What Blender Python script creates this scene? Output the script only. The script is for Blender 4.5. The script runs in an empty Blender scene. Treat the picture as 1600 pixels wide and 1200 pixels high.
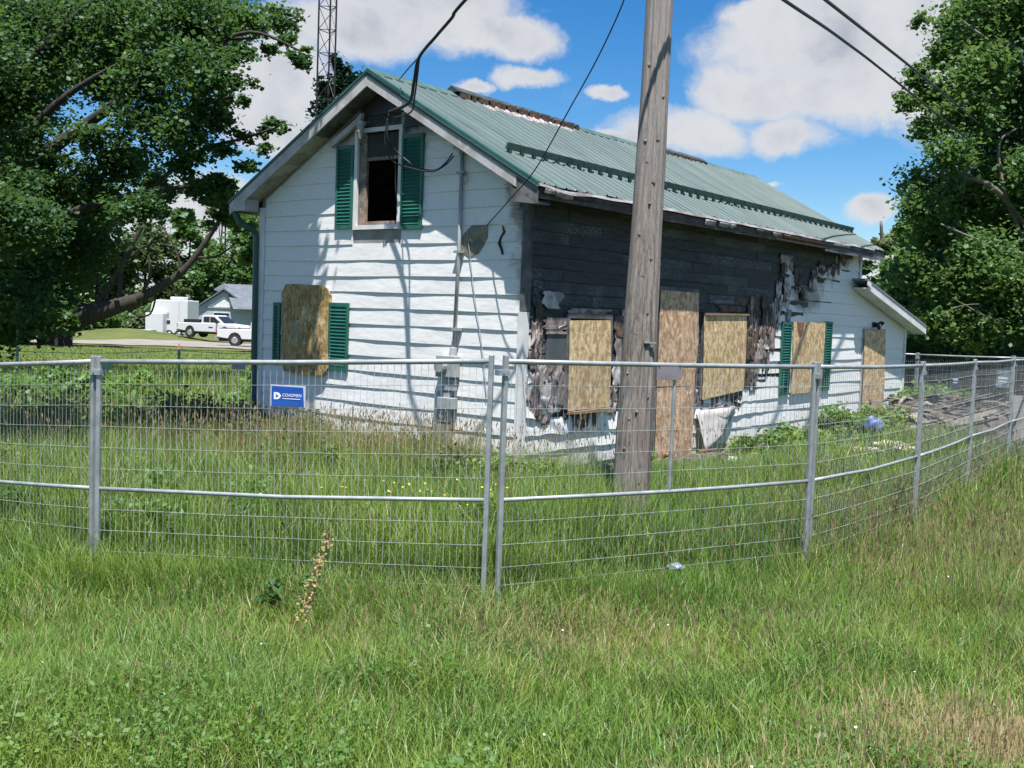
import bpy, bmesh, math, random
import numpy as np
from mathutils import Vector, Matrix
from mathutils import noise as mn
random.seed(7); rng = np.random.default_rng(7)
R = math.radians
scene = bpy.context.scene
col = scene.collection

# ---------------------------------------------------------------- camera
FPX, PITCH, ROLL, CZ = 1686.0, 0.063, 0.036, 1.9
_Fw = Vector((0, math.cos(PITCH), -math.sin(PITCH))); _R0 = Vector((1, 0, 0)); _U0 = Vector((0, math.sin(PITCH), math.cos(PITCH)))
_R = _R0*math.cos(ROLL)+_U0*math.sin(ROLL); _U = -_R0*math.sin(ROLL)+_U0*math.cos(ROLL)
cam_d = bpy.data.cameras.new('camera'); cam = bpy.data.objects.new('camera', cam_d); col.objects.link(cam)
M = Matrix.Identity(4)
for i in range(3):
    M[i][0] = _R[i]; M[i][1] = _U[i]; M[i][2] = -_Fw[i]
M[0][3], M[1][3], M[2][3] = 0, 0, CZ
cam.matrix_world = M
cam_d.sensor_width = 36; cam_d.lens = 36*FPX/1600; cam_d.clip_end = 3000; cam_d.clip_start = .05
scene.camera = cam
def at(px, py, d):
    return Vector((0, 0, CZ)) + (_Fw + _R*((px-800)/FPX) - _U*((py-600)/FPX))*d
def azel(px, py):
    v = (at(px, py, 1)-Vector((0, 0, CZ))).normalized()
    return math.atan2(v.x, v.y), math.asin(v.z)

# ---------------------------------------------------------------- light
SUN_TRAVEL = Vector((-0.03, 0.36, -1.0)).normalized()
SUN_EL = math.asin(-SUN_TRAVEL.z)
sd = bpy.data.lights.new('sun', 'SUN'); sun = bpy.data.objects.new('sun', sd); col.objects.link(sun)
sd.energy = 5.0; sd.angle = R(.5); sd.color = (1.0, .955, .89)
sun.rotation_euler = SUN_TRAVEL.to_track_quat('-Z', 'Y').to_euler(); sun.location = (0, -10, 30)
scene.view_settings.view_transform = 'Standard'; scene.view_settings.look = 'None'
scene.view_settings.gamma = 1; scene.view_settings.use_curve_mapping = False
scene.view_settings.exposure = .93

class NT:
    """tiny node helper"""
    def __init__(s, nt): s.nt = nt
    def n(s, t, **k):
        nd = s.nt.nodes.new(t)
        for a, b in k.items():
            if a.startswith('i_'):
                key = a[2:]; key = int(key) if key.isdigit() else key.replace('_', ' ')
                if hasattr(b, 'is_output') or isinstance(b, bpy.types.NodeSocket): s.nt.links.new(b, nd.inputs[key])
                else: nd.inputs[key].default_value = b
            else: setattr(nd, a, b)
        return nd
    def m(s, op, a, b=None, c=None, clamp=False):
        nd = s.nt.nodes.new('ShaderNodeMath'); nd.operation = op; nd.use_clamp = clamp
        for i, v in enumerate((a, b, c)):
            if v is None: continue
            if isinstance(v, bpy.types.NodeSocket): s.nt.links.new(v, nd.inputs[i])
            else: nd.inputs[i].default_value = v
        return nd.outputs[0]
    def vm(s, op, a, b=None, out=0):
        nd = s.nt.nodes.new('ShaderNodeVectorMath'); nd.operation = op
        for i, v in enumerate((a, b)):
            if v is None: continue
            if isinstance(v, bpy.types.NodeSocket): s.nt.links.new(v, nd.inputs[i])
            else: nd.inputs[i].default_value = v
        return nd.outputs[out]
    def mix(s, f, a, b):
        nd = s.nt.nodes.new('ShaderNodeMix'); nd.data_type = 'RGBA'
        for i, v in ((0, f), (6, a), (7, b)):
            if isinstance(v, bpy.types.NodeSocket): s.nt.links.new(v, nd.inputs[i])
            else: nd.inputs[i].default_value = v if i == 0 or len(v) == 4 else (*v, 1)
        return nd.outputs[2]
    def noise(s, vec, scale, detail=4, rough=.5, dist=0):
        nd = s.nt.nodes.new('ShaderNodeTexNoise'); nd.inputs['Scale'].default_value = scale; nd.inputs['Detail'].default_value = detail
        nd.inputs['Roughness'].default_value = rough; nd.inputs['Distortion'].default_value = dist
        if vec is not None: s.nt.links.new(vec, nd.inputs['Vector'])
        return nd
    def ss(s, v, lo, hi):
        nd = s.nt.nodes.new('ShaderNodeMapRange'); nd.interpolation_type = 'SMOOTHSTEP'
        s.nt.links.new(v, nd.inputs[0]); nd.inputs[1].default_value = lo; nd.inputs[2].default_value = hi
        return nd.outputs[0]

world = bpy.data.worlds.new('World'); scene.world = world; world.use_nodes = True
wt = world.node_tree; wt.nodes.clear(); N = NT(wt)
sky = N.n('ShaderNodeTexSky', sky_type='NISHITA', sun_disc=False, sun_elevation=SUN_EL, sun_rotation=R(180), altitude=200, air_density=1.0, dust_density=.1, ozone_density=4.0)
hs = N.n('ShaderNodeHueSaturation', i_Hue=.503, i_Saturation=1.38, i_Value=1.0, i_Color=sky.outputs[0])
bg1 = N.n('ShaderNodeBackground', i_Color=hs.outputs[0], i_Strength=.074)
tc = N.n('ShaderNodeTexCoord'); sx = N.n('ShaderNodeSeparateXYZ', i_0=tc.outputs['Generated'])
az = N.m('ARCTAN2', sx.outputs[0], sx.outputs[1]); el = N.m('ARCSINE', sx.outputs[2])
P = N.n('ShaderNodeCombineXYZ', i_0=az, i_1=el).outputs[0]
# (px, py, half width px, half height px): the cloud banks and where they stand over the horizon
clouds = [(560, 40, 150, 52), (690, 10, 130, 60), (790, 62, 95, 36), (735, 60, 120, 34), (820, 122, 52, 17), (740, 132, 40, 10), (940, 142, 36, 12),
          (1290, 60, 190, 80), (1330, 150, 170, 52), (1180, 140, 110, 50), (1240, 215, 70, 30), (1070, 205, 130, 42), (960, 215, 60, 22), (1420, 50, 120, 90), (1500, 160, 120, 70),
          (1362, 328, 38, 20), (1400, 400, 60, 30), (440, 120, 100, 75), (420, 200, 90, 50), (330, 330, 160, 55), (240, 420, 200, 50), (1190, 15, 60, 25), (1190, 285, 28, 6)]
wn = N.noise(P, 9, 6, .62); wv = N.vm('SUBTRACT', wn.outputs['Color'], (.5, .5, .5))
wsc = N.vm('MULTIPLY', wv, (.075, .05, 0)); Pw = N.vm('ADD', P, wsc)
mx = None
for cx, cy, a, b in clouds:
    A, E_ = azel(cx, cy)
    q = N.vm('MULTIPLY', N.vm('SUBTRACT', Pw, (A, E_, 0)), (FPX/a, FPX/b, 0))
    d2 = N.vm('DOT_PRODUCT', q, q, out=1)
    v = N.m('SUBTRACT', 1.0, d2)
    mx = v if mx is None else N.m('SMOOTH_MAX', mx, v, .25)
nn = N.noise(Pw, 20, 10, .66)
body = N.m('ADD', mx, N.m('MULTIPLY', N.m('SUBTRACT', nn.outputs['Fac'], .5), 1.7))
# the rest of the sky carries the same broken cumulus
gn = N.noise(N.vm('MULTIPLY', tc.outputs['Generated'], (1, 1, 2.2)), 3.1, 8, .56)
side_m = N.ss(N.m('ABSOLUTE', az), .52, .75)
up_m = N.ss(el, .36, .55)
out_m = N.m('MAXIMUM', side_m, up_m)
gen = N.m('MULTIPLY', N.ss(gn.outputs['Fac'], .50, .60), out_m)
gen = N.m('MULTIPLY', gen, N.ss(el, -.02, .05))
dens = N.m('MAXIMUM', N.ss(body, -.3, .72), gen)
wisp = N.noise(N.vm('MULTIPLY', P, (1, 2.4, 1)), 6, 6, .65)
dens = N.m('MAXIMUM', dens, N.m('MULTIPLY', N.ss(wisp.outputs['Fac'], .56, .8), .35))
shade_n = N.noise(N.vm('ADD', P, (0, .012, 0)), 13, 5, .5)
core = N.m('MULTIPLY', N.ss(body, .35, 1.5), N.ss(shade_n.outputs['Fac'], .38, .66))
ccol = N.mix(core, (.92, .93, .96), (.50, .55, .64))
bg2 = N.n('ShaderNodeBackground', i_Color=ccol, i_Strength=.42)
ms = N.n('ShaderNodeMixShader', i_0=N.m('MULTIPLY', dens, .96), i_1=bg1.outputs[0], i_2=bg2.outputs[0])
wo = N.n('ShaderNodeOutputWorld', i_Surface=ms.outputs[0])

# ---------------------------------------------------------------- materials
def mat(name, base=(.5, .5, .5), rough=.7, metal=0, build=None, spec=.5):
    m = bpy.data.materials.new(name); m.use_nodes = True; nt = m.node_tree; n = NT(nt)
    b = nt.nodes['Principled BSDF']; b.inputs['Base Color'].default_value = (*base, 1)
    b.inputs['Roughness'].default_value = rough; b.inputs['Metallic'].default_value = metal
    b.inputs['Specular IOR Level'].default_value = spec
    if build: build(n, b, nt)
    return m
def obc(n): return n.n('ShaderNodeTexCoord').outputs['Object']
def lk(nt, a, b): nt.links.new(a, b)
def mottled(c1, c2, scale=6, rough=.7, metal=0, stretch=(1, 1, 1), lo=.35, hi=.65, bump=0, bscale=None, c3=None, spec=.5):
    def f(n, b, nt):
        v = n.vm('MULTIPLY', obc(n), stretch)
        ns = n.noise(v, scale, 6, .6)
        c = n.mix(n.ss(ns.outputs['Fac'], lo, hi), c1, c2)
        if c3:
            n3 = n.noise(v, scale*3.3, 4, .6); c = n.mix(n.ss(n3.outputs['Fac'], .55, .75), c, c3)
        lk(nt, c, b.inputs['Base Color'])
        if bump:
            nb = n.noise(v, bscale or scale*4, 5, .6)
            bp = n.n('ShaderNodeBump', i_Strength=bump, i_Distance=.02, i_Height=nb.outputs['Fac']); lk(nt, bp.outputs[0], b.inputs['Normal'])
    return mat('m', c1, rough, metal, f, spec)

def siding_build(n, b, nt):
    v = obc(n)
    at_ = n.n('ShaderNodeAttribute', attribute_name='soot').outputs['Fac']
    n1 = n.noise(v, 2.3, 8, .65); n2 = n.noise(n.vm('MULTIPLY', v, (1, 1, 5)), 9, 5, .7)
    f = n.m('ADD', at_, n.m('MULTIPLY', n.m('SUBTRACT', n1.outputs['Fac'], .5), .9))
    f = n.m('ADD', f, n.m('MULTIPLY', n.m('SUBTRACT', n2.outputs['Fac'], .5), .35))
    dirt = n.mix(n.ss(n2.outputs['Fac'], .45, .8), (.74, .74, .74), (.62, .61, .60))
    c = n.mix(n.ss(f, .18, .5), dirt, (.33, .27, .23)); c = n.mix(n.ss(f, .5, .75), c, (.035, .033, .035))
    # mud splash low on the wall
    z = n.n('ShaderNodeSeparateXYZ', i_0=v).outputs[2]
    spl = n.m('ADD', n.m('MULTIPLY', z, -1.6), n.m('MULTIPLY', n1.outputs['Fac'], 1.3))
    c = n.mix(n.m('MULTIPLY', n.ss(spl, .15, .75), .55), c, (.46, .40, .31))
    lk(nt, c, b.inputs['Base Color'])
    bp = n.n('ShaderNodeBump', i_Strength=.25, i_Distance=.02, i_Height=n.noise(n.vm('MULTIPLY', v, (1, 1, 3)), 4, 3, .5).outputs['Fac']); lk(nt, bp.outputs[0], b.inputs['Normal'])
M_SIDING = mat('white_siding', (.8, .8, .8), .42, 0, siding_build, .4)

def char_build(n, b, nt):
    v = obc(n); n1 = n.noise(v, 1.7, 6, .6); n2 = n.noise(n.vm('MULTIPLY', v, (1, 1, 4)), 14, 6, .75)
    vo = n.n('ShaderNodeTexVoronoi', i_Scale=26.0, i_Vector=v, feature='DISTANCE_TO_EDGE')
    n3 = n.noise(n.vm('MULTIPLY', v, (1, 1, 2.2)), .9, 3, .5)
    c = n.mix(n.ss(n1.outputs['Fac'], .42, .62), (.026, .032, .039), (.07, .08, .092))  # char tones lifted and blued, a veil of glare put into the colour
    c = n.mix(n.m('MULTIPLY', n.ss(n1.outputs['Fac'], .55, .6), n.ss(n3.outputs['Fac'], .5, .62)), c, (.06, .045, .042))
    c = n.mix(n.m('MULTIPLY', n.ss(n2.outputs['Fac'], .48, .66), n.ss(n3.outputs['Fac'], .44, .58)), c, (.26, .29, .32))
    lk(nt, c, b.inputs['Base Color'])
    h = n.m('ADD', n.m('MULTIPLY', n.ss(vo.outputs[0], 0, .12), .6), n2.outputs['Fac'])
    bp = n.n('ShaderNodeBump', i_Strength=.9, i_Distance=.02, i_Height=h); lk(nt, bp.outputs[0], b.inputs['Normal'])
M_CHAR = mat('charred_wood', (.02, .02, .02), .55, 0, char_build, .6)
M_CHARASH = mottled((.06, .066, .075), (.18, .19, .205), 3.2, .8, stretch=(1, 1, 5), c3=(.02, .022, .026), lo=.42, hi=.68, bump=.6)
M_CHARBLACK = mottled((.012, .015, .018), (.035, .04, .047), 4, .6, stretch=(1, 1, 4), bump=.9, c3=(.06, .05, .045))
M_CHARBROWN = mottled((.04, .032, .028), (.13, .085, .06), 5, .8, c3=(.02, .02, .02), bump=.6)
M_MELT = mottled((.34, .29, .28), (.11, .08, .07), 4.5, .6, c3=(.46, .38, .36), lo=.40, hi=.62, bump=.4, bscale=9)
M_MELTW = mottled((.50, .48, .48), (.22, .20, .20), 4, .55, c3=(.12, .10, .10), lo=.42, hi=.62, bump=.35, bscale=7)

def osb_build(c1, c2, c3, weather=0):
    def f(n, b, nt):
        v = obc(n)
        ds = n.noise(v, 5, 3, .5); vv = n.vm('ADD', v, n.vm('MULTIPLY', ds.outputs['Color'], (.16, .16, .1)))
        a = n.n('ShaderNodeTexVoronoi', i_Scale=1.0, i_Vector=n.vm('MULTIPLY', vv, (32, 32, 9)))
        b2 = n.n('ShaderNodeTexVoronoi', i_Scale=1.0, i_Vector=n.vm('MULTIPLY', vv, (17, 17, 24)))
        r1 = n.n('ShaderNodeSeparateColor', i_0=a.outputs['Color']).outputs[0]; r2 = n.n('ShaderNodeSeparateColor', i_0=b2.outputs['Color']).outputs[1]
        t = n.m('ADD', n.m('MULTIPLY', r1, .65), n.m('MULTIPLY', r2, .35))
        c = n.mix(n.ss(t, .25, .62), c1, c2); c = n.mix(n.ss(t, .72, .95), c, c3)
        ln = n.noise(v, 2.2, 5, .6); c = n.mix(n.m('MULTIPLY', n.ss(ln.outputs['Fac'], .45, .75), .35+weather), c, (c1[0]*.8, c1[1]*.8, c1[2]*.9))
        if weather:
            s2 = n.noise(v, 3.4, 5, .6); c = n.mix(n.m('MULTIPLY', n.ss(s2.outputs['Fac'], .56, .7), .6), c, (.22, .24, .16))
        lk(nt, c, b.inputs['Base Color'])
        bp = n.n('ShaderNodeBump', i_Strength=.35, i_Distance=.004, i_Height=t); lk(nt, bp.outputs[0], b.inputs['Normal'])
    return f
M_OSB = mat('osb_tan', build=osb_build((.36, .245, .13), (.62, .465, .26), (.76, .64, .42)), rough=.75)
M_OSBR = mat('osb_red', build=osb_build((.34, .21, .125), (.58, .40, .25), (.72, .58, .43)), rough=.75)
M_OSBOLD = mat('osb_weathered', build=osb_build((.24, .15, .06), (.44, .31, .13), (.58, .48, .30), .25), rough=.75)
M_OSBEDGE = mottled((.22, .14, .08), (.30, .2, .11), 8)

M_MELTD = mottled((.20, .17, .16), (.07, .055, .05), 5, .65, c3=(.3, .26, .25), lo=.4, hi=.6, bump=.4, bscale=9)
M_SHUT = mottled((.012, .10, .075), (.02, .14, .10), 3, .45)
M_GREENTRIM = mottled((.02, .075, .062), (.035, .10, .085), 3, .4)
M_DARKGREEN = mottled((.010, .04, .036), (.02, .06, .05), 3, .5)
M_WHITE = mottled((.74, .75, .76), (.60, .60, .60), 3, .5)
M_RAKE = mottled((.50, .49, .50), (.34, .32, .31), 3, .6, c3=(.58, .56, .56))
M_SOFFIT = mottled((.46, .44, .40), (.30, .25, .20), 3.5, .7, c3=(.2, .16, .12))
M_SOOTY = mottled((.05, .055, .06), (.16, .16, .17), 2.5, .8, c3=(.03, .03, .03))
M_GALV = mottled((.38, .41, .43), (.27, .30, .32), 9, .5, .35, c3=(.36, .33, .30))
M_WIRE = mottled((.50, .53, .55), (.38, .40, .42), 9, .45, .3)
M_CONDUIT = mottled((.42, .44, .46), (.32, .34, .36), 5, .5, .35)
M_GREYBOX = mottled((.26, .29, .30), (.36, .38, .39), 4, .55, .1, c3=(.42, .42, .42))
M_CABLE = mat('cable', (.02, .022, .026), .5)
M_BLACK = mat('black', (.012, .012, .013), .6)
M_RUBBER = mat('rubber', (.02, .02, .02), .8)
M_DARKIN = mat('dark_interior', (.012, .013, .016), .9)
M_RUST = mottled((.30, .12, .06), (.14, .07, .045), 7, .7, c3=(.5, .32, .22), bump=.4)
M_INTERWALL = mottled((.35, .34, .33), (.2, .19, .18), 1.4, .8)

def roof_build(n, b, nt):
    v = obc(n); at_ = n.n('ShaderNodeAttribute', attribute_name='burn').outputs['Fac']
    n1 = n.noise(v, 3.0, 7, .66); n2 = n.noise(v, 14, 5, .7); n3 = n.noise(n.vm('MULTIPLY', v, (3, 1, 1)), .7, 4, .5)
    c = n.mix(n.ss(n3.outputs['Fac'], .3, .7), (.052, .088, .086), (.080, .122, .118))
    c = n.mix(n.m('MULTIPLY', n.ss(n2.outputs['Fac'], .5, .8), .35), c, (.11, .15, .15))
    c = n.mix(n.m('MULTIPLY', n.ss(n.noise(n.vm('MULTIPLY', v, (6, 1, 1)), 1.6, 5, .6).outputs['Fac'], .52, .7), .5), c, (.035, .055, .055))
    f = n.m('ADD', at_, n.m('MULTIPLY', n.m('SUBTRACT', n1.outputs['Fac'], .5), 1.1))
    bc = n.mix(n.ss(n2.outputs['Fac'], .42, .58), (.40, .37, .39), (.17, .11, .10))
    c = n.mix(n.ss(f, .42, .58), c, bc)
    lk(nt, c, b.inputs['Base Color'])
M_ROOF = mat('green_metal_roof', (.1, .2, .16), .62, .0, roof_build, .5)
M_SHINGLE = mottled((.15, .15, .17), (.22, .22, .24), 3, .9)

def pole_build(n, b, nt):
    v = obc(n); g_ = n.noise(n.vm('MULTIPLY', v, (34, 34, 1.1)), 1.0, 7, .7, .6); l_ = n.noise(v, 1.6, 5, .6); w = n.noise(n.vm('MULTIPLY', v, (9, 9, .35)), 1.0, 5, .6)
    f_ = n.noise(n.vm('MULTIPLY', v, (150, 150, 5)), 1.0, 4, .7)
    t = n.m('ADD', n.m('MULTIPLY', g_.outputs['Fac'], .6), n.m('MULTIPLY', f_.outputs['Fac'], .4))
    c = n.mix(n.ss(t, .36, .62), (.06, .052, .047), (.28, .25, .225))
    c = n.mix(n.m('MULTIPLY', n.ss(w.outputs['Fac'], .5, .68), .55), c, (.17, .125, .11))
    z = n.n('ShaderNodeSeparateXYZ', i_0=v).outputs[2]
    c = n.mix(n.m('MULTIPLY', n.ss(z, 1.2, 5.0), .55), c, (.29, .27, .265))
    c = n.mix(n.ss(t, .30, .42), (.03, .024, .02), c)
    lk(nt, c, b.inputs['Base Color'])
    bp = n.n('ShaderNodeBump', i_Strength=.8, i_Distance=.012, i_Height=t); lk(nt, bp.outputs[0], b.inputs['Normal'])
M_POLE = mat('weathered_pole', (.2, .17, .15), .9, 0, pole_build, .15)
M_BARK = mottled((.022, .018, .015), (.05, .042, .034), 4, .95, stretch=(3, 3, .5), bump=.8, bscale=12)
M_BARKG = mottled((.12, .11, .095), (.2, .185, .165), 4, .95, stretch=(3, 3, .5), bump=.8, bscale=12)

def leaf_mat(name, dark, light, yellow, trans=.35):
    m = bpy.data.materials.new(name); m.use_nodes = True; nt = m.node_tree; nt.nodes.clear(); n = NT(nt)
    a = n.n('ShaderNodeAttribute', attribute_name='rnd').outputs['Fac']
    geo = n.n('ShaderNodeNewGeometry'); ns = n.noise(geo.outputs['Position'], .55, 4, .6)
    c = n.mix(a, dark, light); c = n.mix(n.m('MULTIPLY', n.ss(ns.outputs['Fac'], .5, .72), .75), c, yellow)
    d = n.n('ShaderNodeBsdfDiffuse', i_Color=c); t = n.n('ShaderNodeBsdfTranslucent', i_Color=n.mix(.5, c, yellow))
    g = n.n('ShaderNodeBsdfGlossy', i_Roughness=.5, i_Color=(.8, .9, 1, 1))
    s1 = n.n('ShaderNodeMixShader', i_0=trans, i_1=d.outputs[0], i_2=t.outputs[0]); s2 = n.n('ShaderNodeMixShader', i_0=.02, i_1=s1.outputs[0], i_2=g.outputs[0])
    n.n('ShaderNodeOutputMaterial', i_Surface=s2.outputs[0]); return m
M_LEAF_A = leaf_mat('leaf_dark_maple', (.02, .062, .024), (.055, .13, .038), (.14, .24, .045), .45)
M_LEAF_B = leaf_mat('leaf_mid', (.048, .118, .036), (.105, .215, .06), (.19, .29, .065), .48)
M_LEAF_C = leaf_mat('leaf_olive', (.045, .085, .035), (.10, .15, .05), (.17, .20, .07), .3)
M_LEAF_D = leaf_mat('leaf_conifer', (.010, .032, .018), (.022, .06, .028), (.03, .07, .03), .15)
M_LEAF_W = leaf_mat('leaf_weed', (.07, .155, .036), (.14, .27, .055), (.24, .33, .06), .42)

def grass_mat():
    m = bpy.data.materials.new('grass_blades'); m.use_nodes = True; nt = m.node_tree; nt.nodes.clear(); n = NT(nt)
    a = n.n('ShaderNodeAttribute', attribute_name='rnd').outputs['Fac']; dry = n.n('ShaderNodeAttribute', attribute_name='dry').outputs['Fac']
    geo = n.n('ShaderNodeNewGeometry'); ns = n.noise(geo.outputs['Position'], .8, 5, .6); n2 = n.noise(geo.outputs['Position'], 3.1, 3, .6)
    c = n.mix(a, (.074, .168, .024), (.160, .315, .042))
    c = n.mix(n.m('MULTIPLY', n.ss(ns.outputs['Fac'], .42, .66), .6), c, (.24, .345, .045))
    c = n.mix(n.m('MULTIPLY', n.ss(n2.outputs['Fac'], .54, .74), .4), c, (.05, .125, .055))
    c = n.mix(dry, c, (.46, .36, .19))
    d = n.n('ShaderNodeBsdfDiffuse', i_Color=c); t = n.n('ShaderNodeBsdfTranslucent', i_Color=c)
    g = n.n('ShaderNodeBsdfGlossy', i_Roughness=.45, i_Color=(.9, .95, 1, 1))
    s1 = n.n('ShaderNodeMixShader', i_0=.35, i_1=d.outputs[0], i_2=t.outputs[0]); s2 = n.n('ShaderNodeMixShader', i_0=.025, i_1=s1.outputs[0], i_2=g.outputs[0])
    n.n('ShaderNodeOutputMaterial', i_Surface=s2.outputs[0]); return m
M_GRASS = grass_mat()
M_SEED = leaf_mat('seed_heads', (.22, .19, .09), (.36, .30, .16), (.36, .26, .15), .3)

# ---------------------------------------------------------------- mesh helpers
def link(name, me, m=None, parent=None):
    o = bpy.data.objects.new(name, me); col.objects.link(o)
    if m is not None and me is not None and not me.materials: me.materials.append(m)
    if parent is not None: o.parent = parent
    return o
def mesh(name, V, F, m, parent=None, smooth=False, attrs=None):
    me = bpy.data.meshes.new(name); me.from_pydata([tuple(v) for v in V], [], F); me.update()
    if smooth: me.polygons.foreach_set('use_smooth', [True]*len(me.polygons))
    if attrs:
        for k, a in attrs.items():
            at_ = me.attributes.new(k, 'FLOAT', 'POINT'); at_.data.foreach_set('value', np.asarray(a, np.float32))
    return link(name, me, m, parent)
class MB:
    def __init__(s): s.V = []; s.F = []
    def add(s, V, F):
        k = len(s.V); s.V += [tuple(v) for v in V]; s.F += [tuple(i+k for i in f) for f in F]
    def box(s, x0, x1, y0, y1, z0, z1):
        s.add([(x0, y0, z0), (x1, y0, z0), (x1, y1, z0), (x0, y1, z0), (x0, y0, z1), (x1, y0, z1), (x1, y1, z1), (x0, y1, z1)],
              [(0, 3, 2, 1), (4, 5, 6, 7), (0, 1, 5, 4), (1, 2, 6, 5), (2, 3, 7, 6), (3, 0, 4, 7)])
    def prism(s, poly, vec):
        n = len(poly); v = Vector(vec); P0 = [Vector(p) for p in poly]
        s.add(P0+[p+v for p in P0], [tuple(range(n))[::-1], tuple(range(n, 2*n))]+[(i, (i+1) % n, n+(i+1) % n, n+i) for i in range(n)])
    def tube(s, pts, r, seg=6, cap=True):
        pts = [Vector(p) for p in pts]; rr = r if hasattr(r, '__len__') else [r]*len(pts)
        k = len(s.V); ref = None
        for i, p in enumerate(pts):
            t = (pts[min(i+1, len(pts)-1)]-pts[max(i-1, 0)]).normalized()
            if ref is None: ref = t.orthogonal().normalized()
            a = (ref-t*ref.dot(t)); a = a.normalized() if a.length > 1e-5 else t.orthogonal().normalized(); ref = a; b = t.cross(a)
            for j in range(seg):
                th = 2*math.pi*j/seg; s.V.append(tuple(p+(a*math.cos(th)+b*math.sin(th))*rr[i]))
        for i in range(len(pts)-1):
            for j in range(seg):
                s.F.append((k+i*seg+j, k+i*seg+(j+1) % seg, k+(i+1)*seg+(j+1) % seg, k+(i+1)*seg+j))
        if cap:
            s.F.append(tuple(k+j for j in range(seg))[::-1]); s.F.append(tuple(k+(len(pts)-1)*seg+j for j in range(seg)))
    def build(s, name, m, parent=None, smooth=False): return mesh(name, s.V, s.F, m, parent, smooth)
def empty(name, loc=(0, 0, 0), rz=0):
    o = bpy.data.objects.new(name, None); col.objects.link(o); o.location = loc; o.rotation_euler = (0, 0, rz); o.empty_display_size = .2; return o
def tag(o, label=None, cat=None, group=None, kind=None):
    if label: o['label'] = label
    if cat: o['category'] = cat
    if group: o['group'] = group
    if kind: o['kind'] = kind
    return o
def bev(o, w=.006, seg=2):
    md = o.modifiers.new('bevel', 'BEVEL'); md.width = w; md.segments = seg; md.limit_method = 'ANGLE'; return o
def interp(x, xs, ys): return float(np.interp(x, xs, ys))

# ---------------------------------------------------------------- terrain
FP = [at(-420, 553, 11.6), at(-120, 566, 9.9), at(150, 559, 8.35), at(780, 558, 7.6), at(1277, 568, 9.3), at(1443, 567, 11.7), at(1524, 563, 14.4), at(1585, 560, 17.3), at(1640, 557, 20.3)]
FENCE = [(p.x, p.y) for p in FP]
fx = np.array([-60]+[p[0] for p in FENCE]+[60]); fy = np.array([FENCE[0][1]+30]+[p[1] for p in FENCE]+[80.])
def hgt(x, y):
    x = np.asarray(x, float); y = np.asarray(y, float)
    yf = np.interp(x, fx, fy); sl = np.where(x > 2.6, .55, 1.0)
    t = (y-yf)*sl
    t = np.where(x < -3, t*.85, t)
    d = np.where(t < -1.2, -.28+.062*(-1.2-t), np.where(t < .1, -.28, np.minimum(-.28+(t-.1)*.26, -.02)))
    far = np.clip((y-24)/14, 0, 1); z = d*(1-far)
    d2 = np.clip(d, -.28, .2)
    z = np.where(y > 24, d2*(1-far), d)
    z = z-.0185*np.clip(y-24, 0, 66)
    # mound by the driveway
    z = z+.95*np.exp(-(((x+31.5)/5.2)**2+((y-88)/5)**2))
    z = z+.02*np.sin(x*1.7+1)*np.cos(y*1.3)+.012*np.sin(x*4.1)*np.sin(y*3.7+2)
    return z
def H1(x, y): return float(hgt(x, y))
xs = np.concatenate([np.linspace(-900, -70, 20), np.linspace(-60, -14, 47), np.linspace(-13, 13, 105), np.linspace(14, 60, 30), np.linspace(75, 900, 18)])
ys = np.concatenate([np.linspace(-200, -6, 10), np.linspace(-5, 26, 125), np.linspace(27, 110, 70), np.linspace(120, 1500, 22)])
X, Y = np.meshgrid(xs, ys); Z = hgt(X, Y); nx, ny = len(xs), len(ys)
V = np.stack([X.ravel(), Y.ravel(), Z.ravel()], 1); idx = np.arange(nx*ny).reshape(ny, nx)
F = np.stack([idx[:-1, :-1].ravel(), idx[:-1, 1:].ravel(), idx[1:, 1:].ravel(), idx[1:, :-1].ravel()], 1)
def ground_build(n, b, nt):
    g_ = n.n('ShaderNodeNewGeometry').outputs['Position']; y = n.n('ShaderNodeSeparateXYZ', i_0=g_).outputs[1]
    n1 = n.noise(g_, .35, 6, .6); n2 = n.noise(g_, 6, 6, .7); n3 = n.noise(g_, 30, 4, .7)
    near = n.mix(n.ss(n2.outputs['Fac'], .4, .65), (.035, .06, .02), (.085, .085, .04))
    lawn = n.mix(n.ss(n1.outputs['Fac'], .35, .65), (.085, .115, .035), (.135, .15, .055))
    lawn = n.mix(n.m('MULTIPLY', n.ss(n3.outputs['Fac'], .4, .7), .4), lawn, (.055, .085, .025))
    lk(nt, n.mix(n.ss(y, 20, 32), near, lawn), b.inputs['Base Color'])
    bp = n.n('ShaderNodeBump', i_Strength=.6, i_Distance=.05, i_Height=n3.outputs['Fac']); lk(nt, bp.outputs[0], b.inputs['Normal'])
g0 = mesh('ground', V, F.tolist(), mat('ground', build=ground_build, rough=.95, spec=.1), smooth=True); tag(g0, kind='structure')
# gravel drive far left
dv = []
for i in range(61):
    x = -46+i*.72
    yc = interp(x, [-46, -36, -28, -20, -12, -2], [66, 68, 74, 78, 74, 72]); w = interp(x, [-46, -36, -29, -20, -2], [1.5, 2.2, 8, 9.5, 8])
    for s_ in (-1, -.33, .33, 1): yy = yc+s_*w; dv.append((x, yy, H1(x, yy)+.05))
dF = [(4*i+j, 4*(i+1)+j, 4*(i+1)+j+1, 4*i+j+1) for i in range(60) for j in range(3)]
tag(mesh('gravel_drive', dv, dF, mottled((.19, .17, .155), (.27, .245, .22), .8, .95, c3=(.14, .13, .10))), kind='structure')

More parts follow.
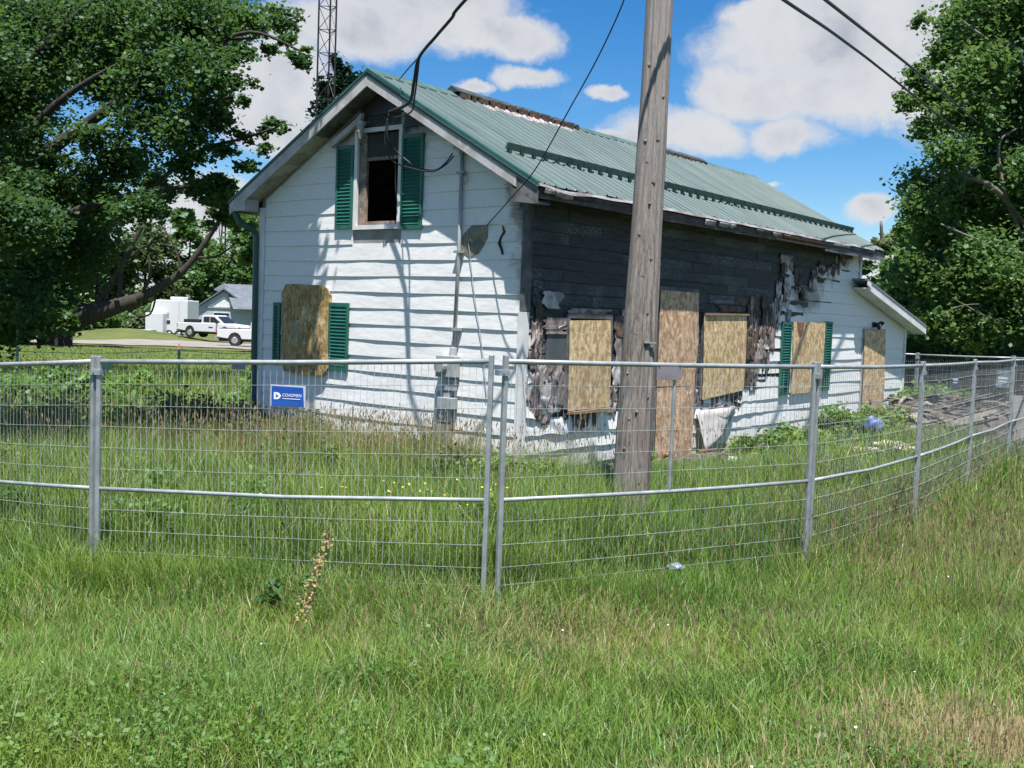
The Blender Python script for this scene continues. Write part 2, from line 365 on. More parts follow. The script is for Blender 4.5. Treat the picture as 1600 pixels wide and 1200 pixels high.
# ---------------------------------------------------------------- the burnt house
YAW = .672; OX, OY = .10, 12.30; HW, HL = 4.70, 10.15; LL = 12.80
house = empty('house', (OX, OY, 0), math.pi/2-YAW)
tag(house, 'small fire-damaged white clapboard house with green metal roof and charred side wall', 'house')
def hw(x, y, z=0):  # house coordinates to world
    a = math.pi/2-YAW; return Vector((OX+x*math.cos(a)-y*math.sin(a), OY+x*math.sin(a)+y*math.cos(a), z))
SL = .5568; ZE = 3.354; EO = .36; OV = .295; ZAP = 4.863; MID = HW/2
def rz_(y): return ZE+SL*((y+EO) if y <= MID else (HW+EO-y))
C_ = .2032; ZK0 = 2.747

def strip(name, wall, cols, m, soot=None, parent=house, back=.0):
    """cols: list of (a, zb, zt, ob, ot): position along wall, bottom, top, how far bottom and top stand out"""
    V = []; S = []
    for a, zb, zt, ob, ot in cols:
        for (z, o) in ((zb, ob), (zt, ot), (zt, back), (zb, back)):
            V.append((-o, a, z) if wall == 'g' else (a, -o, z)); S.append(soot(a, z) if soot else 0)
    F = []
    for i in range(len(cols)-1):
        for j in range(4): F.append((4*i+j, 4*i+(j+1) % 4, 4*(i+1)+(j+1) % 4, 4*(i+1)+j))
    k = 4*(len(cols)-1); F += [(0, 1, 2, 3)[::-1], (k, k+1, k+2, k+3)]
    if wall == 'g': F = [f[::-1] for f in F]
    return mesh(name, V, F, m, parent, attrs={'soot': S})

# gable wall core, with an opening for the upper window
WY0, WY1, WZ0, WZ1 = 2.03, 2.77, 2.99, 4.16
core = MB()
def gpoly(a0, a1, z0):   # core piece between a0 and a1 from z0 to the roof underside
    pts = [(0, a0, z0), (0, a1, z0)]; top = sorted({a0, a1} | ({MID} if a0 < MID < a1 else set()), reverse=True)
    return pts+[(0, a, rz_(a)-.13) for a in top]
core.prism(gpoly(0.0, WY0, -.3), (.1, 0, 0)); core.prism(gpoly(WY1, HW, -.3), (.1, 0, 0))
core.prism([(0, WY0, -.3), (0, WY1, -.3), (0, WY1, WZ0), (0, WY0, WZ0)], (.1, 0, 0)); c2 = MB(); c2.prism(gpoly(WY0, WY1, WZ1), (.1, 0, 0)); c2.build('wall', M_CHAR, house)
core.build('wall', M_INTERWALL, house)
w = MB(); w.box(.1, HL-.1, 0.0, .1, -.3, 3.40); w.build('wall', M_CHAR, house)
w = MB(); w.box(.1, HL-.1, HW-.1, HW, -.3, 3.40); w.build('wall', M_INTERWALL, house)
w = MB(); w.prism([(HL-.1, 0, -.3), (HL-.1, HW, -.3), (HL-.1, HW, rz_(HW)-.13), (HL-.1, MID, ZAP-.13), (HL-.1, 0, rz_(0)-.13)], (.1, 0, 0)); w.build('wall', M_WHITE, house)
w = MB(); w.box(.1, HL-.1, .1, HW-.1, 2.35, 2.4); w.build('upper_floor', M_DARKIN, house)

def gs(a, z):
    s = 1.7*math.exp(-(((a-2.30)/.95)**2+((z-4.62)/.60)**2)) + .8*math.exp(-((a+.02)/.06)**2)*(1 if z > 1.6 else 0)*min(1, max(0, (z-1.6)*2))
    s += .55*math.exp(-(((a-.0)/.18)**2+((z-3.3)/.25)**2))
    return s
random.seed(3)
for k in range(-10, 15):
    zb = ZK0-C_*k; zt = zb+C_+.012
    if zb > ZAP-.22: continue
    # the wall ends under the rake
    lim = lambda a: rz_(a)-.20
    segs = [(0.03, HW-.09)]
    if zt > WZ0-.03 and zb < WZ1+.03: segs = [(.03, WY0-.07), (WY1+.07, HW-.09)]
    ph = random.random()*9
    for a0, a1 in segs:
        n_ = max(6, int((a1-a0)/.3)); A = list(np.linspace(a0, a1, n_))
        for ext in (0, 1):   # exact crossing with the rake
            for zz in (zb, zt):
                yc = (zz+.20-ZE)/SL-EO
                for c in (yc+.001, HW-yc-.001):
                    if a0 < c < a1: A.append(c)
        if a0 < MID < a1: A.append(MID)
        A = sorted(set(A)); cols = []
        for a in A:
            l_ = lim(a)
            if l_ <= zb+.004:
                if len(cols) > 1: strip('clapboard', 'g', cols, M_SIDING, gs)
                cols = []; continue
            wv = .0035*math.sin(a*3.1+ph)+.002*math.sin(a*7.3+ph*2)
            wz = .004*math.sin(a*2.3+ph)
            t_ = min(zt, l_); cols.append((a, zb+wz, t_, .021+wv, .006))
        if len(cols) > 1: strip('clapboard', 'g', cols, M_SIDING, gs)
# hole torn in the siding, showing bare board
hp = [(.56, 2.945), (.80, 2.945), (.98, 2.80), (.96, 2.66), (.82, 2.57), (.68, 2.62), (.55, 2.80)]
w = MB(); w.prism([(-.0245, a, z) for a, z in hp][::-1], (.004, 0, 0)); w.build('torn_patch', mottled((.13, .125, .10), (.25, .22, .17), 5, .85, c3=(.4, .36, .28)), house)
w = MB(); w.tube([(-.026, .33, 2.93), (-.03, .30, 2.86), (-.028, .345, 2.80), (-.027, .37, 2.73), (-.03, .33, 2.66), (-.028, .31, 2.60)], [.008, .014, .012, .018, .015, .012], 5)
w.build('scorched_crack', M_BLACK, house)

# side wall: charred sheathing where the siding has gone
BURN = [(-.02, 3.6), (-.02, 2.3), (.16, 2.0), (.22, 1.55), (.16, 1.1), (.26, .80), (.85, .74), (1.72, .84), (2.0, .80), (2.9, .72), (4.05, .70), (4.25, .82), (5.35, .86), (5.65, 1.05), (6.0, 1.40),
        (6.35, 1.9), (6.78, 2.32), (6.86, 2.62), (6.70, 2.80), (7.0, 2.92), (7.25, 2.62), (7.50, 2.34), (7.72, 2.60), (7.95, 2.62), (8.05, 2.86), (8.85, 2.90), (8.95, 3.10), (9.6, 3.18), (9.75, 3.6)]
def inpoly(x, y, P):
    c = False; n = len(P)
    for i in range(n):
        x1, y1 = P[i]; x2, y2 = P[(i+1) % n]
        if (y1 > y) != (y2 > y) and x < (x2-x1)*(y-y1)/(y2-y1)+x1: c = not c
    return c
def dpoly(x, y, P):
    d = 9
    for i in range(len(P)-1):
        x1, y1 = P[i]; x2, y2 = P[i+1]; l2 = (x2-x1)**2+(y2-y1)**2
        t = max(0, min(1, ((x-x1)*(x2-x1)+(y-y1)*(y2-y1))/l2)); d = min(d, math.hypot(x-x1-t*(x2-x1), y-y1-t*(y2-y1)))
    return d
def ssoot(a, z):
    d = dpoly(a, z, BURN)
    s = .50*math.exp(-(d/.22)**1.3)
    if z < 1.2 and a < 6: s *= .45
    s += .40*math.exp(-(((a-8.0)/.75)**2+((z-2.35)/.28)**2))
    return s
random.seed(11)
pitch = .142
for j in range(24):
    z0 = .05+j*pitch
    if z0 > 3.3: break
    cuts = [.0]; 
    while cuts[-1] < 9.8: cuts.append(cuts[-1]+random.uniform(.7, 2.4))
    cuts[-1] = 9.9
    for a0, a1 in zip(cuts[:-1], cuts[1:]):
        if not any(inpoly(a, z0+.07, BURN) for a in np.linspace(a0, a1, 9)): continue
        ph = random.random()*9; o0 = random.uniform(.006, .019); n_ = max(4, int((a1-a0)/.22))
        cols = [(a, z0+.004+random.uniform(0, .006), z0+pitch-.006-random.uniform(0, .007), o0+random.uniform(-.003, .003), o0+random.uniform(-.003, .003)) for a in np.linspace(a0+.003, a1-.003, n_)]
        q_ = random.random(); strip('sheathing_plank', 's', cols, M_CHAR if q_ < .45 else (M_CHARBLACK if q_ < .76 else (M_CHARASH if q_ < .86 and z0 < 2.5 else M_CHARBROWN if z0 < 2.3 else M_CHARBLACK)))
# clapboards of the side wall, cut off raggedly at the burn
for k in range(-4, 15):
    zb = ZK0-C_*k; zt = zb+C_+.012
    if zb > 3.3: continue
    zt = min(zt, 3.35); ph = random.random()*9
    end = HL
    A = np.arange(.09, LL-.06, .075); cols = []
    def flush():
        global cols
        # hide nothing behind: break the run in lengths of about 3.6 m
        i = 0
        while i < len(cols)-1:
            j = min(len(cols)-1, i+48); strip('clapboard', 's', cols[i:j+1], M_SIDING, ssoot); i = j
        cols = []
    for a in A:
        zlim = 9
        if a > HL-.02: zlim = interp(a, [9.7, 13.2], [2.75, 1.95])-.16
        hang = .03*mn.noise(Vector((a*6, k*3.1, 0)))
        if zb+.02 > zlim or inpoly(a, zb+.09+hang, BURN): flush(); continue
        d = dpoly(a, zb+.1, BURN); wrp = math.exp(-(d/.30)**1.2)
        low = .35*math.exp(-((zb-.5)/.4)**2)*(1 if a < 6.3 else 0)
        wf = wrp+low
        n1 = mn.noise(Vector((a*2.7, k*1.9, 1.7))); n2 = mn.noise(Vector((a*5.1, k*2.3, 7.7)))
        ob = .022+.004*math.sin(a*2.2+ph)+wf*.045*max(0, n1+.15); zz = zb+.005*math.sin(a*1.9+ph)+wf*.035*n2
        tt = min(zt, zlim); tt = tt-(wrp*.05*max(0, n1))
        # the window shutters and boards sit on top; nothing to cut for them
        cols.append((float(a), zz, tt, ob, .006+wrp*.02*max(0, n2)))
    flush()
# corner boards
w = MB(); w.box(-.032, .07, -.034, .0, -.05, 1.95); w.box(-.033, .0, .0, .05, -.05, 1.95); w.build('corner_board', M_WHITE, house)
w = MB(); w.box(-.028, .09, -.03, .0, 1.96, 3.25); w.box(-.029, .0, .0, .035, 1.96, 3.25); w.build('corner_board', M_SOOTY, house)['label'] = 'soot blackened upper corner board'
w = MB(); w.box(-.03, .0, HW-.085, HW+.03, -.05, 3.28); w.box(.0, .09, HW, HW+.03, -.05, 3.28); w.build('corner_board', M_WHITE, house)
w = MB(); w.box(LL-.06, LL+.03, -.03, .0, -.05, 1.95); w.box(LL, LL+.03, .0, .08, -.05, 1.95); w.build('corner_board', M_WHITE, house)
w = MB(); w.box(HL-.10, HL+.0, -.036, -.022, 2.80, 3.3); w.build('corner_board', M_WHITE, house)

# crumpled siding that melted and curled along the edge of the burn
def crumple(c, su, sz, out, m, seed, droop=0, curl=.05):
    r_ = random.Random(seed); nu, nz = 12, 10; V = []; F = []
    for i in range(nz+1):
        for j in range(nu+1):
            u = j/nu-.5; t = i/nz-.5
            edge = 1 - .35*abs(mn.noise(Vector((u*4+seed, t*4, seed*.37))))
            tw = .10*mn.noise(Vector((t*3, seed*1.7, 2)))
            x = c[0]+u*su*edge*(1-.45*max(0, t+.1))+tw*su*2+droop*t; z = c[1]-t*sz*(1-.35*mn.noise(Vector((u*5, seed, 4))))
            o = out-.014+curl*.6*(mn.noise(Vector((u*3.2, t*1.6, seed*.91)))*.8+.45*mn.noise(Vector((u*9.5+t*1.5, t*1.3, seed*1.3)))+.15*abs(u)*2)+.004*mn.noise(Vector((u*14, t*5, seed)))
            V.append((x, -max(.026, o), z))
    for i in range(nz):
        for j in range(nu):
            a = i*(nu+1)+j; F.append((a, a+1, a+nu+2, a+nu+1))
    o = mesh('melted_siding', V, F, m, house, smooth=True); md = o.modifiers.new('thick', 'SOLIDIFY'); md.thickness = .004
    return o
cr = [((.26, 1.45), .16, .60, M_MELT), ((.55, 1.26), .42, .26, M_MELT), ((.68, 1.05), .30, .44, M_MELTD), ((.42, 1.08), .30, .5, M_MELTW), ((.22, 1.0), .18, .5, M_MELT), ((.55, .86), .6, .2, M_MELTW), ((.80, .95), .14, .3, M_MELTD),
      ((.50, 2.10), .42, .20, M_MELTW), ((.25, 1.85), .14, .55, M_CHARBROWN), ((.55, 1.80), .42, .14, M_MELT),
      ((1.30, 1.96), .9, .12, M_MELT), ((1.95, 1.80), .26, .30, M_CHARBROWN), ((2.02, 1.50), .3, .34, M_MELT), ((1.98, 1.20), .3, .3, M_MELTW), ((2.1, 1.95), .25, .16, M_MELTW),
      ((1.9, .95), .2, .2, M_CHARBROWN), ((3.98, 1.55), .12, .6, M_MELT), ((4.0, 1.0), .12, .5, M_CHARBROWN), ((3.97, .75), .2, .4, M_MELTW),
      ((5.62, 1.55), .26, .55, M_CHARBROWN), ((5.85, 1.75), .30, .5, M_CHARBROWN), ((5.95, 1.35), .26, .5, M_MELT), ((6.25, 1.62), .26, .55, M_MELT), ((6.30, 2.02), .28, .46, M_MELT), ((6.48, 1.80), .22, .6, M_MELT),
      ((6.60, 2.10), .22, .5, M_MELTW), ((6.15, 2.15), .26, .4, M_CHARBROWN), ((5.6, 1.1), .28, .34, M_CHARBROWN), ((5.85, 1.02), .28, .34, M_MELTW), ((6.62, 2.45), .2, .3, M_MELTW), ((6.95, 2.35), .3, .5, M_MELTW),
      ((7.02, 2.02), .16, .3, M_MELT), ((7.35, 2.72), .34, .34, M_CHARBROWN), ((6.85, 2.95), .5, .2, M_MELT), ((5.6, 2.0), .4, .12, M_MELT), ((5.0, 2.12), .9, .1, M_CHARBROWN),
      ((4.35, .62), .3, .16, M_MELTW), ((4.75, .72), .5, .16, M_MELTW), ((5.3, .78), .4, .16, M_CHARBROWN), ((8.3, 2.78), .35, .22, M_CHARBROWN), ((8.7, 2.86), .4, .2, M_CHARBROWN), ((9.05, 3.0), .1, .3, M_CHAR)]
rs0 = random.Random(55)
for i in range(1, len(BURN)-2):
    (xa, za), (xb, zb_) = BURN[i], BURN[i+1]; L_n = math.hypot(xb-xa, zb_-za)
    for k in range(int(L_n/.13)):
        t_ = rs0.random(); x_ = xa+(xb-xa)*t_+rs0.uniform(-.08, .08); z_ = za+(zb_-za)*t_+rs0.uniform(-.08, .1)
        if 2.0 < x_ < 2.9 or x_ < .12: continue
        cr.append(((x_, z_), rs0.uniform(.08, .22), rs0.uniform(.12, .38) if x_ < 6.9 else rs0.uniform(.08, .2), rs0.choice([M_MELT, M_MELTD, M_MELTD, M_CHARBROWN, M_CHARBROWN, M_CHAR, M_MELTW])))
for i in range(26):
    cr.append(((rs0.uniform(5.5, 6.4), rs0.uniform(1.1, 2.2)), rs0.uniform(.06, .16), rs0.uniform(.2, .5), rs0.choice([M_MELT, M_CHARBROWN, M_CHARBROWN, M_CHAR])))
for i, (c, su, sz, m) in enumerate(cr): crumple(c, su, sz, .04, m, i+1, curl=.05 if m is not M_MELTW else .04)
# a sheet sagging away near the door foot
V = []; F = []
for i in range(7):
    for j in range(5):
        t = i/6; u = j/4; V.append((4.05+u*(1.25-.55*t)+.06*mn.noise(Vector((t*4, u*2, 1))), -.05-.18*t*(1-.5*u)-.08*mn.noise(Vector((u*4, t*4, 5))), .64-.60*t*(1-.35*u+.2*mn.noise(Vector((u*5, 2, 2))))))
for i in range(6):
    for j in range(4): a = i*5+j; F.append((a, a+1, a+6, a+5))
o = mesh('sagging_siding', V, F, mottled((.48, .46, .45), (.34, .32, .31), 5, .6, bump=.3, bscale=8), house, smooth=True); o.modifiers.new('t', 'SOLIDIFY').thickness = .004
# grey board patch by the left window
w = MB(); w.box(.42, .84, -.036, -.022, 1.38, 1.70); w.build('exposed_board', mottled((.06, .075, .08), (.10, .11, .12), 3, .7), house)
w = MB(); w.box(.40, .86, -.05, -.022, 1.705, 1.735); w.box(.40, .86, -.042, -.022, 1.76, 1.90); w.build('exposed_board', M_MELT, house)

# ------------ openings: boarded windows and doors
def panel(x0, x1, z0, z1, y, m, corners=None, thick=.012, name='osb_panel', warp=.0, tilt=0):
    """board on side wall; subdivided so that it can bow"""
    nx_, nz_ = 6, 8; V = []; F = []
    C4 = corners or [(x0, z0), (x1, z0), (x1, z1), (x0, z1)]
    for i in range(nz_+1):
        for j in range(nx_+1):
            u = j/nx_; t = i/nz_
            px = (C4[0][0]*(1-u)+C4[1][0]*u)*(1-t)+(C4[3][0]*(1-u)+C4[2][0]*u)*t; pz = (C4[0][1]*(1-u)+C4[1][1]*u)*(1-t)+(C4[3][1]*(1-u)+C4[2][1]*u)*t
            V.append((px, -(y+warp*math.sin(math.pi*t)*(.6+.4*u)), pz))
    for i in range(nz_):
        for j in range(nx_): a = i*(nx_+1)+j; F.append((a, a+1, a+nx_+2, a+nx_+1))
    o = mesh(name, V, F, m, house); md = o.modifiers.new('thick', 'SOLIDIFY'); md.thickness = thick; md.offset = 1
    return o
def frame(wall, a0, a1, z0, z1, wd, o0, o1, m, name='window_frame'):
    w = MB()
    for (p, q, r, s_) in ((a0-wd, a0, z0-wd, z1+wd), (a1, a1+wd, z0-wd, z1+wd), (a0, a1, z1, z1+wd), (a0, a1, z0-wd, z0)):
        if wall == 'g': w.box(-o1, -o0, p, q, r, s_)
        else: w.box(p, q, -o1, -o0, r, s_)
    return w.build(name, m, house)
def shutter(wall, a0, a1, z0, z1, off=.024, slant=0):
    """louvred shutter with stiles, rails and slats"""
    def tr(a, o, z): return (-o, a, z) if wall == 'g' else (a, -o, z)
    st = .035; w = MB()
    def bx(p, q, o0, o1, r, s_):
        x = (-o1, -o0, p, q, r, s_) if wall == 'g' else (p, q, -o1, -o0, r, s_); w.box(*x)
    bx(a0, a1, off, off+.006, z0, z1); bx(a0, a0+st, off+.006, off+.03, z0, z1); bx(a1-st, a1, off+.006, off+.03, z0, z1)
    bx(a0+st, a1-st, off+.006, off+.028, z0, z0+.05); bx(a0+st, a1-st, off+.006, off+.028, z1-.05, z1)
    fr = w.build('shutter', M_SHUT, house)
    n_ = int((z1-z0-.12)/.045); 
    for i in range(n_):
        z = z0+.06+i*(z1-z0-.12)/n_; q = MB()
        P_ = [tr(a0+st, off+.008, z+.036), tr(a0+st, off+.028, z+.004), tr(a0+st, off+.024, z), tr(a0+st, off+.006, z+.030)]
        d = tr(a1-a0-2*st, 0, 0); q.prism(P_, d); q.build('louvre', M_SHUT, fr)
    return fr
# side wall, left window
frame('s', .86, 1.72, .86, 1.90, .06, .02, .05, M_SOOTY)
panel(0, 0, 0, 0, .055, M_OSB, [(.86, .78), (1.76, .80), (1.70, 1.89), (.83, 1.87)], warp=.012)
w = MB()
for z in (1.19, 1.37, 1.60): w.box(.86, 1.70, -.0705, -.068, z, z+.008)
w.build('board_seam', M_BLACK, house)
w = MB(); w.prism([(.86, -.05, .74), (1.77, -.05, .745), (1.76, -.05, .79), (.86, -.05, .77)], (0, -.05, 0)); w.build('sill', M_OSBEDGE, house)
# main door board and its frame
frame('s', 2.95, 3.90, -.02, 2.30, .07, .02, .05, M_SOOTY, 'door_frame')
panel(0, 0, 0, 0, .06, M_OSBR, [(2.90, 1.02), (3.92, 1.00), (3.93, 2.32), (2.88, 2.32)], warp=.01)
panel(0, 0, 0, 0, .064, M_OSBR, [(2.92, -.08), (3.93, -.10), (3.90, .995), (2.90, 1.0)], warp=.006)
w = MB(); w.box(2.9, 4.0, -.5, -.02, -.35, -.12); bev(w.build('doorstep', mottled((.10, .095, .09), (.05, .05, .05), 5, .9), house), .02)
# third window
frame('s', 4.2, 5.42, .86, 2.0, .06, .02, .045, M_SOOTY)
panel(0, 0, 0, 0, .055, M_OSB, [(4.19, .79), (5.47, .89), (5.46, 2.03), (4.13, 2.01)], warp=.01)
w = MB(); w.prism([(4.13, -.05, 2.01), (5.5, -.05, 2.035), (5.5, -.05, 2.06), (4.13, -.05, 2.04)], (0, -.04, 0)); w.build('head_trim', M_OSBEDGE, house)
# fourth window with shutters
frame('s', 7.28, 8.40, .84, 1.92, .05, .02, .045, M_WHITE)
panel(0, 0, 0, 0, .052, M_OSB, [(7.22, .77), (8.46, .77), (8.50, 1.99), (7.20, 1.97)], warp=.008)
shutter('s', 6.80, 7.16, .76, 1.97); shutter('s', 8.55, 8.86, .78, 2.0)
w = MB(); w.prism([(7.3, -.068, 1.97), (7.6, -.068, 1.97), (7.52, -.068, 1.76), (7.44, -.068, 1.70), (7.38, -.068, 1.8)], (0, -.004, 0)); w.build('scorch_drip', M_RUST, house)
# lean-to door
frame('s', 10.46, 11.50, .0, 1.84, .06, .02, .04, M_GREYBOX, 'door_frame')
panel(0, 0, 0, 0, .05, M_OSB, [(10.50, -.02), (11.62, -.02), (11.50, 1.87), (10.40, 1.88)], warp=.01)
w = MB(); w.box(10.86, 11.0, -.05, -.022, 1.93, 2.03); w.tube([(10.93, -.05, 1.98), (10.87, -.12, 1.99), (10.84, -.16, 1.93)], [.02, .028, .045], 8); w.tube([(10.95, -.05, 1.98), (11.05, -.12, 2.03), (11.08, -.15, 2.0)], [.02, .028, .045], 8); w.tube([(10.96, -.05, 1.97), (10.98, -.10, 1.93), (10.98, -.13, 1.90)], [.015, .02, .03], 8)
w.build('flood_light', M_BLACK, house)

# gable: upper window
frame('g', WY0, WY1, WZ0, WZ1, .055, -.10, .035, M_WHITE)
w = MB(); w.box(.02, .06, WY0, WY0+.05, WZ0, WZ1); w.box(.02, .06, WY1-.12, WY1, WZ0, WZ1); w.box(.02, .06, WY0+.05, WY1-.12, WZ0, WZ0+.05)
w.box(.02, .06, WY0+.05, WY1-.12, WZ1-.35, WZ1-.31); w.build('window_sash', mottled((.30, .22, .16), (.12, .10, .09), 7, .8, c3=(.5, .48, .45)), house)
w = MB(); w.box(.03, .036, WY0+.05, WY1-.12, WZ1-.31, WZ1-.01); w.build('dark_pane', mat('pane_shade', (.012, .013, .015), .6), house)  # shade of the open window put into the pane's near-black colour
shutter('g', 2.83, 3.15, 2.95, 4.02); shutter('g', 1.60, 1.96, 2.92, 4.08)
# loose slanted soffit strip above the left shutter and the porcelain insulator
w = MB(); w.prism([(-.05, 3.20, 4.00), (-.05, 2.66, 4.30), (-.05, 2.64, 4.40), (-.05, 3.18, 4.09)], (-.05, 0, 0)); w.build('loose_trim', M_RAKE, house)
w = MB(); w.tube([(-.05, 2.62, 4.28), (-.13, 2.62, 4.27), (-.14, 2.62, 4.15), (-.14, 2.61, 4.06)], [.03, .055, .05, .025], 10); w.build('bell_insulator', mottled((.42, .40, .38), (.2, .19, .18), 9, .5), house)
# gable: lower window, bowed old board and shutters
shutter('g', 4.22, 4.36, 1.12, 1.97); shutter('g', 2.85, 3.22, 1.10, 1.99)
V = []; F = []; nr = 10
CX, CZ2, hx, hz = 3.68, 1.62, .50, .60
ringn = 28
V.append((-.13, CX, CZ2))
for r_ in range(1, 7):
    for j in range(ringn):
        th = 2*math.pi*j/ringn; c_, s_ = math.cos(th), math.sin(th); k_ = (abs(c_)**9+abs(s_)**9)**(-1/9)
        a = CX+hx*c_*k_*r_/6; z = CZ2+hz*s_*k_*r_/6+.02*(a-CX)
        V.append((-.05-.06*(1-((a-CX)/hx)**2)-.02*mn.noise(Vector((a*2, z*2, 3))), a, z))
for j in range(ringn): F.append((0, 1+(j+1) % ringn, 1+j))
for r_ in range(5):
    for j in range(ringn): a = 1+r_*ringn+j; b = 1+r_*ringn+(j+1) % ringn; F.append((a, b, b+ringn, a+ringn))
o = mesh('osb_panel', V, F, M_OSBOLD, house); md = o.modifiers.new('t', 'SOLIDIFY'); md.thickness = .016; md.offset = -1; o['label'] = 'old stained plywood board with rounded corners'
w = MB(); w.box(-.05, -.018, 3.24, 4.16, 1.06, 1.14); w.box(-.05, -.018, 3.24, 4.16, 2.12, 2.18); w.build('window_frame', M_WHITE, house)

# service mast and meter
w = MB(); w.tube([(-.055, .955, 3.80), (-.055, .96, 2.6), (-.06, .985, 1.50)], .024, 10); w.tube([(-.055, .955, 3.78), (-.06, .99, 3.86), (-.08, 1.06, 3.88)], [.03, .036, .04], 10)
w.build('service_mast', M_CONDUIT, house, smooth=True)
w = MB()
for z in (3.55, 2.62, 1.7): w.box(-.085, -.02, .90, 1.02, z, z+.03)
w.tube([(-.06, .93, 3.56), (-.07, .86, 3.56), (-.07, .84, 3.46), (-.07, .90, 3.42)], .007, 5); w.build('mast_strap', M_GREYBOX, house)
w = MB(); w.tube([(-.06, .985, 1.50), (-.075, .99, 1.38)], [.045, .05], 10); w.box(-.14, -.03, .90, 1.20, 1.14, 1.40); w.tube([(-.14, 1.09, 1.27), (-.21, 1.09, 1.27)], [.085, .08], 14); bev(w.build('meter_socket', M_GREYBOX, house), .01)
w = MB(); w.box(-.11, -.03, .93, 1.12, .98, 1.12); w.box(-.10, -.03, 1.0, 1.20, .60, .97); w.box(-.14, -.03, .92, 1.16, .76, .90); w.box(-.09, -.03, .99, 1.26, -.1, .58); bev(w.build('meter_base', M_GREYBOX, house), .008)

# downspout and gutter at the left eave
w = MB(); w.tube([(-.25, HW+.28, 3.20), (-.22, HW+.22, 3.06), (-.10, HW+.09, 2.98), (-.05, HW+.06, 2.90), (-.045, HW+.055, .12)], .045, 8); w.build('downspout', M_GREENTRIM, house, smooth=False)
w = MB(); w.box(-.26, HL+.1, HW+.22, HW+.36, 3.20, 3.30); w.build('gutter', M_GREENTRIM, house)

# ------------ roof
NR = 13; pw = (HL+OV+.20)/NR
def burnf(x, y):
    b = .50*math.exp(-(((x-.6)/1.0)**2+((y+.32)/.10)**2))+.42*math.exp(-(((x-2.2)/1.3)**2+((y+.34)/.06)**2))+.40*math.exp(-(((x-5.2)/1.9)**2+((y+.35)/.05)**2))
    b += .60*math.exp(-(((x-2.7)/1.35)**4+((y-2.18)/.17)**2))*(.6 if x < 1.7 else 1)+.14*math.exp(-(((x-2.8)/2.2)**2+((y-1.6)/.9)**2))+.45*math.exp(-(((x-7.3)/.8)**4+((y-2.3)/.14)**2))
    return b
def roof_sheet(i, right):
    x0 = -OV+i*pw; V = []; B = []; F = []
    prof = []
    nrib = 4
    for r_ in range(nrib):
        s0 = r_/nrib; q = pw/nrib
        for dx, h in ((0, .004), (.40, .004), (.46, .02), (.54, .02), (.60, .004)): prof.append((x0+s0*pw+dx*q, h))
    prof.append((x0+pw, .004))
    ny_ = 14
    for j in range(ny_+1):
        t = j/ny_; yy = -EO-.02+t*(MID+EO+.02)
        sag = -.02*math.sin(math.pi*t)*math.exp(-((x0-3)/3)**2)
        for x, h in prof:
            z = ZE+SL*(yy+EO)+h+sag+(.010*mn.noise(Vector((x*1.3, yy*1.1, 4))))
            if j == 0: z += .018*mn.noise(Vector((x*3.1, 0, 2)))*(1 if x < 7 else .2)
            V.append((x, yy if right else HW-yy, z)); B.append(burnf(x, yy) if right else 0)
    n_ = len(prof)
    for j in range(ny_):
        for k in range(n_-1):
            a = j*n_+k; f = (a, a+1, a+n_+1, a+n_); F.append(f if right else f[::-1])
    o = mesh('roof_sheet', V, F, M_ROOF, house, attrs={'burn': B}); return o
for i in range(NR):
    roof_sheet(i, True); roof_sheet(i, False)
XE = -OV+NR*pw
# decking under the metal
for right in (1, 0):
    w = MB(); P_ = [(-OV+.02, -EO, ZE-.085), (-OV+.02, MID, ZAP-.085), (-OV+.02, MID, ZAP-.12), (-OV+.02, -EO, ZE-.12)]
    if not right: P_ = [(x, HW-y, z) for x, y, z in P_]
    w.prism(P_, (XE+OV-.04, 0, 0)); w.build('roof_deck', M_CHAR if right else M_SOFFIT, house)
# ridge caps, some burnt loose
def cap(x0, x1, dz, m, tilt=0, w_=.15, dy=0):
    q = MB(); n_ = max(2, int((x1-x0)/.25))
    for i in range(n_):
        a = x0+(x1-x0)*i/n_; b = x0+(x1-x0)*(i+1)/n_-.004; j = .012*mn.noise(Vector((a*3, 1, 1)))
        za = ZAP+dz+tilt*(a-x0)+j; zb = ZAP+dz+tilt*(b-x0)+j
        y = MID+dy
        q.add([(a, y-w_, za-w_*SL+.02), (a, y, za+.03), (a, y+w_, za-w_*SL+.02), (b, y-w_, zb-w_*SL+.02), (b, y, zb+.03), (b, y+w_, zb-w_*SL+.02),
               (a, y-w_, za-w_*SL+.005), (a, y+w_, za-w_*SL+.005), (b, y-w_, zb-w_*SL+.005), (b, y+w_, zb-w_*SL+.005)],
              [(0, 3, 4, 1), (1, 4, 5, 2), (0, 6, 8, 3), (2, 5, 9, 7), (0, 1, 2, 7, 6), (3, 8, 9, 5, 4)])
    return q.build('ridge_cap', m, house)
M_CAPD = mottled((.035, .05, .055), (.07, .08, .08), 5, .5, c3=(.15, .13, .12)); M_CAPG = mottled((.05, .10, .09), (.09, .15, .13), 4, .5)
cap(-OV, 1.25, .0, M_CAPG); cap(1.25, 4.1, .07, M_CAPD, tilt=-.014, w_=.12); cap(4.15, 6.45, -.005, M_CAPG); cap(6.5, 8.2, .045, M_CAPD, tilt=-.01, w_=.12); cap(8.25, XE, -.01, M_CAPG)
w = MB()
for i in range(22):
    x = 1.3+i*.128; w.box(x, x+random.uniform(.03, .09), MID-.15, MID-.11, ZAP-.07, ZAP-.01+random.uniform(0, .03))
for i in range(10):
    x = 6.55+i*.16; w.box(x, x+random.uniform(.03, .10), MID-.15, MID-.11, ZAP-.07, ZAP-.01)
w.build('closure_strip', M_CHARBROWN, house)['kind'] = 'stuff'
